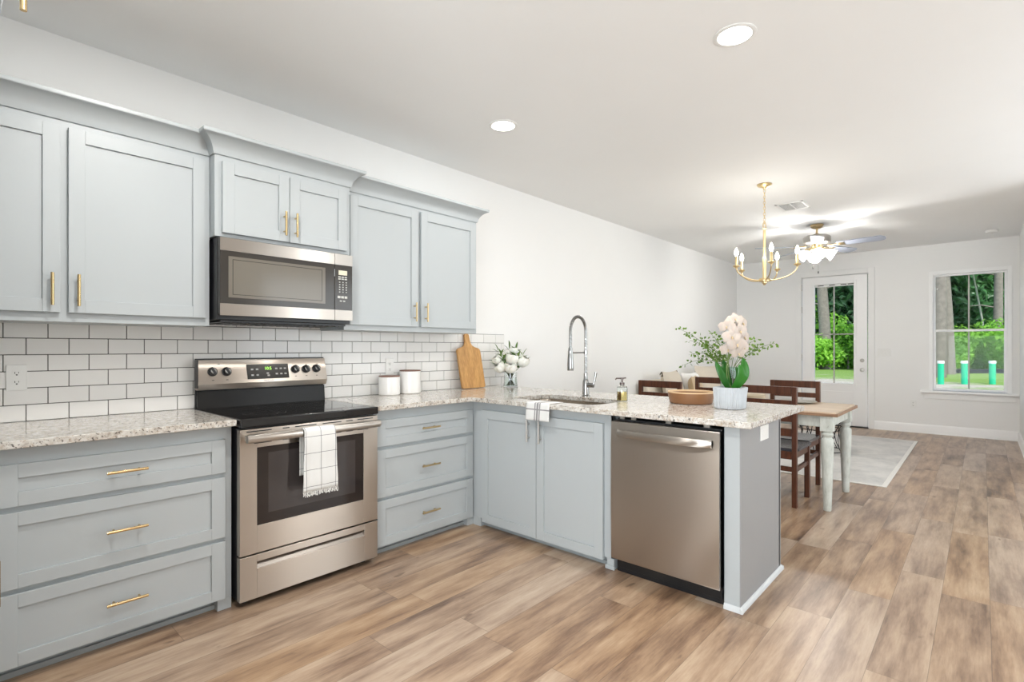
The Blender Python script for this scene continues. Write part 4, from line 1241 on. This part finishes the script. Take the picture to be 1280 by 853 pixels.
cx_, cy_ = 7.20, -1.84
t = thing('coffee_table', 'round white-topped coffee table on crossed black wire base', 'table', (cx_, cy_, .009))
MB().lathe([(0, 0), (.315, 0), (.325, .006), (.325, .024), (.318, .030), (0, .030)], (cx_, cy_, .475), 48).build('top', 'white_plastic', t, smooth=40)
m = MB(); nw = 10
RG = [(.29, .47), (.23, .30), (.23, .24), (.25, .015)]
for r_, z in ((.30, .468), (.235, .27), (.25, .015)):
    m.tube([(cx_ + r_ * cos(2 * pi * k / 40), cy_ + r_ * sin(2 * pi * k / 40), z) for k in range(41)], .005, 6)
for k in range(nw):
    for s_ in (1, -1):
        pts = []
        for j in range(5):
            u_ = j / 4; a_ = 2 * pi * (k + s_ * u_ * .9) / nw
            r_ = .30 - .065 * sin(pi * u_) - .05 * u_
            pts.append((cx_ + r_ * cos(a_), cy_ + r_ * sin(a_), .468 - .453 * u_))
        m.tube(pts, .0045, 6)
m.build('wire_base', 'black_wire', t, smooth=60)

# sofa along the long wall
t = thing('sofa', 'beige upholstered sofa against the long white wall', 'sofa', (7.12, -.5, 0))
sx0, sx1 = 5.92, 8.32
MB().box(sx0, sx1, -.92, -.06, .10, .30).build('base', 'linen', t, bevel=.02)
MB().hexa([(sx0 + .02, -.22, .28), (sx1 - .02, -.22, .28), (sx1 - .02, -.04, .28), (sx0 + .02, -.04, .28)], [(sx0 + .02, -.16, .82), (sx1 - .02, -.16, .82), (sx1 - .02, -.04, .84), (sx0 + .02, -.04, .84)]).build('backrest', 'linen', t, bevel=.03)
for x in (sx0, sx1 - .2): MB().box(x, x + .2, -.94, -.05, .12, .62).build('arm', 'linen', t, bevel=.04)
for k in range(2):
    x = sx0 + .205 + k * .995
    MB().box(x, x + .99, -.93, -.225, .30, .47).build('seat_cushion', 'linen', t, bevel=.04)
for x in (sx0 + .08, sx1 - .08):
    for y in (-.86, -.12): MB().lathe([(.022, 0), (.03, .10)], (x, y, 0), 12).build('foot', 'chair_wood', t)
def pillow(x, y, z, w_, h_, mat, label, lean=.25, yaw=0.0, tassel=False):
    t = thing('pillow', label, 'pillow', (x, y, z))
    n_ = 12; m = MB()
    for sgn in (1, -1):
        vs = []
        for i in range(n_ + 1):
            for j in range(n_ + 1):
                a_, b_ = i / n_ * 2 - 1, j / n_ * 2 - 1
                th = .085 * ((1 - a_ ** 4) * (1 - b_ ** 4)) ** .5
                pin = 1 - .07 * (a_ * a_ * b_ * b_ * 0 + (1 - abs(a_) ** 2) * abs(b_) + (1 - abs(b_) ** 2) * abs(a_))
                px, pz = a_ * w_ / 2 * pin, b_ * h_ / 2 * pin
                vs.append((px, sgn * th, pz + h_ / 2))
        fs = [(i * (n_ + 1) + j, (i + 1) * (n_ + 1) + j, (i + 1) * (n_ + 1) + j + 1, i * (n_ + 1) + j + 1) for i in range(n_) for j in range(n_)]
        m.add(vs, fs if sgn > 0 else [f[::-1] for f in fs])
    Rm = Matrix.Rotation(yaw, 3, 'Z') @ Matrix.Rotation(-lean, 3, 'X')
    m.v = [tuple(Vector((x, y, z)) + Rm @ Vector(p)) for p in m.v]
    m.build('cushion', mat, t, smooth=60)
    if tassel:
        m = MB()
        for a_, b_ in ((-1, 1), (1, 1)):
            for k in range(7):
                c = Vector((a_ * w_ / 2, 0, h_ - .005)); e = c + Vector((a_ * .02 + random.uniform(-.02, .02), random.uniform(-.02, .02), -.05 + random.uniform(-.02, .03)))
                m.tube([Vector((x, y, z)) + Rm @ c, Vector((x, y, z)) + Rm @ e], .006, 5)
        m.build('tassel', 'dark_tassel', t)
pillow(6.40, -.36, .47, .56, .50, 'cream_fabric', 'cream pillow with dark corner tassels at the left of the sofa', .22, .1, True)
pillow(6.83, -.48, .47, .38, .42, 'tan_leather', 'small tan pillow in the middle of the sofa', .2, .25)
pillow(7.02, -.35, .47, .42, .46, 'white_fabric', 'white pillow behind the tan pillow on the sofa', .25, -.1)
pillow(7.68, -.36, .47, .78, .54, 'cream_fabric', 'tall beige pillow at the right of the sofa', .2, -.15)

# ------------------------------------------------------------------ ceiling fittings
def downlight(x, y, label, watts):
    t = thing('downlight', label, 'ceiling light', (x, y, H), 'recessed ceiling lights')
    MB().lathe([(.078, 0), (.098, 0), (.098, -.004), (.092, -.007), (.078, -.005), (.078, 0)], (x, y, H), 40, cap=False).build('trim_ring', 'white_plastic', t, smooth=40)
    MB().lathe([(0, -.004), (.080, -.004), (.080, -.002), (0, -.002)], (x, y, H), 40).build('lens', 'lamp_disc', t)
    lamp('downlight_beam', 'AREA', (x, y, H - .012), watts, (1, .97, .93), (0, 0, 0), shape='DISK', size=.15)
downlight(2.493, -2.430, 'recessed ceiling light nearer the camera, toward the upper right', 17)
downlight(2.488, -.899, 'recessed ceiling light above the sink, farther from the camera', 5)
downlight(.55, -1.36, 'recessed ceiling light outside the photo in front of the range', 20)
downlight(.45, -3.1, 'recessed ceiling light outside the photo above the camera', 15)

t = thing('ceiling_vent', 'white rectangular air vent in the ceiling beside the chandelier', 'vent', (6.02, -1.82, H))
VX0, VX1, VY0, VY1 = 5.85, 6.19, -1.955, -1.685
m = MB()
m.box(VX0, VX1, VY0, VY0 + .025, H - .008, H); m.box(VX0, VX1, VY1 - .025, VY1, H - .008, H); m.box(VX0, VX0 + .025, VY0, VY1, H - .008, H); m.box(VX1 - .025, VX1, VY0, VY1, H - .008, H); m.box(VX0, VX1, -1.825, -1.815, H - .008, H)
m.build('frame', 'white_plastic', t, bevel=.002)
MB().box(VX0 + .02, VX1 - .02, VY0 + .02, VY1 - .02, H - .001, H).build('duct', 'slot_dark', t)
m = MB()
for k in range(11):
    x = VX0 + .030 + k * .027
    for y0, y1 in ((VY0 + .025, -1.825), (-1.815, VY1 - .025)):
        m.box(x, x + .011, y0, y1, H - .005, H - .0038)
m.build('louvres', 'white_plastic', t)
t = thing('smoke_detector', 'small round white smoke detector on the living room ceiling', 'smoke detector', (9.0, -3.41, H))
MB().lathe([(.062, 0), (.065, -.012), (.058, -.028), (.040, -.034), (0, -.035)], (9.0, -3.41, H), 32).build('housing', 'white_plastic', t, smooth=40)
MB().lathe([(.004, -.034), (.004, -.0365), (0, -.037)], (9.03, -3.41, H), 8).build('test_button', 'grey_plate', t)

# chandelier
hx_, hy2 = 5.038, -1.823
t = thing('chandelier', 'five-arm brass chandelier with candle bulbs hanging over the dining table', 'chandelier', (hx_, hy2, H))
MB().lathe([(0, 0), (.062, 0), (.065, -.006), (.055, -.018), (.025, -.030), (.010, -.040), (.008, -.052), (0, -.053)], (hx_, hy2, H), 32).build('canopy', 'gold_paint', t, smooth=40)
m = MB(); z = H - .05; k = 0
while z > 2.41:
    w_ = .009; hgt = .034; pts = []
    for q in range(13):
        a_ = 2 * pi * q / 12
        lx, lz = w_ * cos(a_), hgt / 2 * sin(a_)
        pts.append((hx_ + (lx if k % 2 else 0), hy2 + (0 if k % 2 else lx), z - hgt / 2 + lz))
    m.tube(pts, .0022, 5, cap=False); z -= .026; k += 1
pts = [(hx_ + .014 * cos(2 * pi * q / 16) * RT.x, hy2 + .014 * cos(2 * pi * q / 16) * RT.y, 2.393 + .034 * sin(2 * pi * q / 16)) for q in range(17)]
m.tube(pts, .003, 6, cap=False)
m.build('chain', 'gold_paint', t, smooth=60)
MB().lathe([(0, 2.368), (.020, 2.366), (.020, 2.360), (.012, 2.355), (.012, 2.10), (.0165, 2.095), (.0165, 1.90), (0, 1.90)][::-1], (hx_, hy2, 0), 20).build('column', 'gold_paint', t, smooth=40)
MB().lathe([(0, 1.838), (.010, 1.840), (.013, 1.850), (.022, 1.856), (.024, 1.868), (.048, 1.872), (.050, 1.888), (.044, 1.902), (.018, 1.905), (0, 1.905)], (hx_, hy2, 0), 24).build('hub', 'aged_brass', t, smooth=40)
for k in range(5):
    th = R(64 + 72 * k)
    d = Vector((cos(th), sin(th), 0))
    def A(r_, z): return Vector((hx_, hy2, 0)) + d * r_ + Vector((0, 0, z))
    pts = [A(.03, 1.885)] + [A(.04 + .228 * sin(u_ * pi / 2), 1.882 + .115 * (1 - cos(u_ * pi / 2))) for u_ in [j / 10 for j in range(1, 11)]]
    ar = MB().tube(pts, .0055, 8).build('arm', 'aged_brass', t, smooth=60)
    c = A(.268, 0)
    MB().lathe([(.006, 1.990), (.012, 1.994), (.014, 2.0), (.026, 2.006), (.030, 2.014), (.024, 2.018), (.011, 2.020), (0, 2.021)], (c.x, c.y, 0), 20).build('cup', 'gold_paint', ar, smooth=40)
    MB().lathe([(.0115, 2.016), (.0115, 2.100), (.009, 2.104), (0, 2.104)], (c.x, c.y, 0), 16).build('candle', 'gold_paint', ar, smooth=40)
    MB().lathe([(.009, 2.103), (.016, 2.122), (.0175, 2.136), (.012, 2.160), (.004, 2.178), (0, 2.182)], (c.x, c.y, 0), 16).build('bulb', 'bulb_glow', ar, smooth=60)

lamp('chandelier_light', 'POINT', (hx_, hy2, 2.20), 5, (1, .95, .87), shadow_soft_size=.12)

# ceiling fan with light kit
qx, qy = 7.149, -1.81
t = thing('ceiling_fan', 'five-blade ceiling fan with frosted lights in the living room', 'ceiling fan', (qx, qy, H))
MB().lathe([(0, 0), (.072, 0), (.075, -.010), (.060, -.035), (.035, -.050), (0, -.052)], (qx, qy, H), 28).build('canopy', 'aged_brass', t, smooth=40)
MB().tube([(qx, qy, H - .04), (qx, qy, 2.64)], .012, 12).build('downrod', 'aged_brass', t, smooth=40)
MB().lathe([(.012, 2.665), (.05, 2.648), (.135, 2.630), (.150, 2.615), (.150, 2.545), (.135, 2.530), (.06, 2.520), (0, 2.520)], (qx, qy, 0), 36).build('motor_housing', 'nickel', t, smooth=40)
for k in range(5):
    th = R(48 + 72 * k)
    d = Vector((cos(th), sin(th), 0)); sd = Vector((-d.y, d.x, 0))
    O_ = Vector((qx, qy, 2.503))
    def Bp(r_, s_, z): return O_ + d * r_ + sd * s_ + Vector((0, 0, z - s_ * .22))
    m = MB(); m.tube([Bp(.12, 0, 0), Bp(.19, 0, .0), Bp(.26, 0, .0)], [.014, .010, .014], 8)
    m.hexa([Bp(.22, -.03, -.004), Bp(.30, -.042, -.004), Bp(.30, .042, -.004), Bp(.22, .03, -.004)], [Bp(.22, -.03, .0), Bp(.30, -.042, .0), Bp(.30, .042, .0), Bp(.22, .03, .0)])
    bi = m.build('blade_iron', 'aged_brass', t, bevel=.001)
    pl = [(.22, -.050), (.24, -.056)] + [(.25 + .39 * j / 6, -.056 - .012 * sin(pi * j / 6 * .5)) for j in range(7)] + [(.65 + .055 * sin(a_), -.068 * cos(a_)) for a_ in [pi * j / 10 for j in range(0, 11)]] + [(.25 + .39 * j / 6, .056 + .012 * sin(pi * j / 6 * .5)) for j in range(6, -1, -1)] + [(.24, .056), (.22, .050)]
    m = MB(); m.prism(pl, lambda p, q, a: Bp(p, q, a), .001, .008)
    m.build('blade', 'blade_grey', t)
MB().lathe([(.055, 2.522), (.060, 2.50), (.075, 2.485), (.075, 2.465), (.05, 2.448), (.02, 2.432), (0, 2.428)][::-1], (qx, qy, 0), 28).build('light_fitter', 'gold_paint', t, smooth=40)
for k in range(4):
    th = R(20 + 90 * k); d = Vector((cos(th), sin(th), 0)); c0_ = Vector((qx, qy, 2.462)) + d * .06
    ax = (d * .85 + Vector((0, 0, -.55))).normalized()
    arm_ = MB().tube([c0_, c0_ + ax * .045], [.010, .020], 10).build('lamp_arm', 'gold_paint', t, smooth=40)
    rr = [(.020, .035), (.034, .050), (.052, .080), (.058, .105), (.066, .130), (.072, .142)]
    m = MB(); rq = Vector((0, 0, 1)).rotation_difference(ax)
    mm = MB().lathe(rr + [(.068, .142), (.054, .105), (.03, .055), (0, .045)], (0, 0, 0), 24)
    m.add([c0_ + rq @ Vector(p) for p in mm.v], mm.f)
    m.build('glass_shade', 'shade_glow', arm_, smooth=50)
lamp('fan_light', 'POINT', (qx, qy, 2.36), 31, (1, .97, .93), shadow_soft_size=.06)
for la, z in ((-.045, 2.255), (.018, 2.205)):
    p = Vector((qx, qy, 0)) + RT * la
    pc = MB().tube([(p.x, p.y, 2.44), (p.x, p.y, z)], .0022, 5).build('pull_chain', 'nickel', t)
    MB().lathe([(.002, .0), (.007, -.010), (.006, -.03), (0, -.034)], (p.x, p.y, z), 10).build('fob', 'dark_metal', pc, smooth=40)

# ------------------------------------------------------------------ outside
GZ = -.20
o = MB().box(XB + .16, 120, -60, 60, GZ - .3, GZ).build('ground', 'ground')
struct(o)
def leaves(center, rad, count, size, seed, shell=.5):
    rg = random.Random(seed); m = MB(); V = m.v; Fs = m.f
    lobes = [(Vector((rg.gauss(0, .45), rg.gauss(0, .45), rg.gauss(.0, .45))), rg.uniform(.45, .7)) for _ in range(14)]
    for _ in range(count):
        lc, lr = rg.choice(lobes)
        d = Vector((rg.gauss(0, 1), rg.gauss(0, 1), rg.gauss(.15, 1))).normalized()
        p = lc + d * lr * (shell + (1 - shell) * rg.random())
        p = Vector((center[0] + p.x * rad[0], center[1] + p.y * rad[1], max(GZ + .05, center[2] + p.z * rad[2])))
        nn = (d + Vector((rg.gauss(0, .6), rg.gauss(0, .6), rg.gauss(.3, .6)))).normalized()
        u_ = nn.orthogonal().normalized(); a_ = rg.uniform(0, 6.28); v_ = nn.cross(u_)
        e1 = u_ * cos(a_) + v_ * sin(a_); e2 = nn.cross(e1)
        s_ = size * rg.uniform(.6, 1.3); b = len(V)
        V += [tuple(p - e1 * s_), tuple(p + e2 * s_ * .45 + nn * s_ * .12), tuple(p + e1 * s_), tuple(p - e2 * s_ * .45 + nn * s_ * .12)]
        Fs.append((b, b + 1, b + 2, b + 3))
    m.m = [0] * len(Fs)
    return m
def polar(px, d):
    """spot outside at distance d along the sight line from the kitchen through image column px"""
    u_ = FW + RT * ((px - 640) / FPX)
    return (CX + u_.x * d, CY + u_.y * d)
TREES = [(1010, 47, 9.5, 'deep_leaf', 1), (1045, 52, 10, 'forest_leaf', 0), (1085, 46, 9, 'deep_leaf', 1), (1120, 55, 10, 'forest_leaf', 0), (1155, 48, 9.5, 'forest_leaf', 1), (1195, 47, 9, 'deep_leaf', 0), (1225, 45, 9.5, 'forest_leaf', 1), (1262, 48, 10, 'deep_leaf', 0), (1300, 46, 9.5, 'forest_leaf', 1), (975, 52, 10, 'forest_leaf', 0)]
for i, (px, d, h_, mt, k) in enumerate(TREES):
    x, y = polar(px, d)
    tr = thing('forest_tree', 'dense green tree in the woods beyond the yard', 'tree', (x, y, GZ), 'trees in the woods')
    MB().tube([(x, y, GZ), (x + .1, y, 3), (x, y + .2, h_ * .8)], [.28, .22, .12], 10).build('trunk', 'trunk', tr, smooth=60)
    leaves((x, y, h_ * .5), (3.2, 3.4, h_ * .52), 5200, .34, 100 + i).build('foliage', mt, tr)
TALL = [(1173, 26, .30, .15, 'birch', 'broad pale tree trunk at the left side of the window'), (1186, 29, .30, -.5, 'birch', 'second pale trunk leaning behind the broad one in the window'),
        (1247, 38, .28, .1, 'birch', 'slender pale tree trunk at the right side of the window'), (1033, 36, .34, -.6, 'birch', 'pale tree trunk seen through the door glass')]
for px, d, r_, lean, mt, lab in TALL:
    x, y = polar(px, d)
    tr = thing('bare_tree', lab, 'tree', (x, y, GZ))
    MB().tube([(x, y, GZ), (x, y - lean * .2, 3), (x, y - lean * .6, 7), (x, y - lean, 11)], [r_ * 1.1, r_, r_ * .88, r_ * .7], 14).build('trunk', mt, tr, smooth=60)
    m = MB()
    for z, s_ in ((4.2, 1), (5.4, -1), (6.6, 1)): m.tube([(x, y, z), (x - .2, y + s_ * .9, z + .25), (x - .2, y + s_ * 1.6, z + .2)], [.05, .035, .015], 6)
    m.build('branch', mt, tr, smooth=60)
    leaves((x, y, 10.5), (2.6, 2.6, 2.0), 1200, .3, int(px)).build('foliage', 'forest_leaf', tr)
BUSH = [(1015, 36, 2.3, 1.6, 'round bright green shrub at the left of the door glass'), (1036, 38, 3.2, 2.0, 'tall bright green vine-covered shrub in the middle of the door glass'), (1060, 37, 2.9, 1.7, 'wide bright green shrub at the right of the door glass'),
        (1015, 44, 4.6, 1.5, 'tall leafy shrub at the upper left of the door glass'),
        (1188, 34, 2.5, 1.5, 'bright green shrub on the left of the window'), (1212, 38, 3.0, 1.5, 'bright green shrub in the centre of the window behind the bar'), (1238, 35, 3.1, 1.9, 'large bright green shrub on the right of the window'), (1262, 37, 2.8, 1.6, 'bright green shrub at the right window edge')]
for i, (px, d, h_, r_, lab) in enumerate(BUSH):
    x, y = polar(px, d)
    sh = thing('shrub', lab, 'shrub', (x, y, GZ))
    leaves((x, y, h_ * .5 + GZ), (r_, r_ * 1.05, h_ * .52), 3600, .17, 300 + i).build('foliage', 'bush_leaf', sh)
    MB().tube([(x, y, GZ), (x, y, h_ * .6)], [.07, .04], 8).build('stem', 'trunk', sh)
for i, (px, lab) in enumerate(((1176, 'left turquoise capped pipe standing in the yard'), (1205.5, 'middle turquoise capped pipe standing in the yard'), (1240.5, 'right turquoise capped pipe standing in the yard'))):
    x, y = polar(px, 21.0)
    tb_ = thing('yard_pipe', lab, 'pipe', (x, y, GZ), 'turquoise pipes in the yard')
    MB().lathe([(.105, 0), (.105, .86), (0, .86)], (x, y, GZ - .0), 20).build('tube', 'turquoise', tb_, smooth=40)
    MB().lathe([(.118, .84), (.118, .93), (.105, .945), (0, .945)], (x, y, GZ), 20).build('cap', 'white_plastic', tb_, smooth=40)
m = MB()
pts = [polar(px, 30) for px in range(1150, 1290, 10)]
for (x0, y0), (x1, y1) in zip(pts, pts[1:]):
    m.hexa([(x0, y0, GZ), (x1, y1, GZ), (x1 + .03, y1, GZ), (x0 + .03, y0, GZ)], [(x0, y0, GZ + .26), (x1, y1, GZ + .26), (x1 + .03, y1, GZ + .26), (x0 + .03, y0, GZ + .26)])
tag(m.build('silt_fence', 'silt_cloth', None, (pts[8][0], pts[8][1], GZ)), 'low black silt fence along the edge of the woods', 'fence')
x, y = polar(1212, 40); x2, y2 = polar(1228, 41)
tag(MB().tube([(x, y, 8.2), ((x + x2) / 2 + .3, (y + y2) / 2, 5.9), (x2, y2, 3.4), (x2, y2 - .1, GZ)], [.05, .06, .07, .08], 8).build('bare_branch', 'dry_branch', None, (x2, y2, GZ), smooth=60), 'thin bare leaning stem crossing the upper window pane', 'branch')
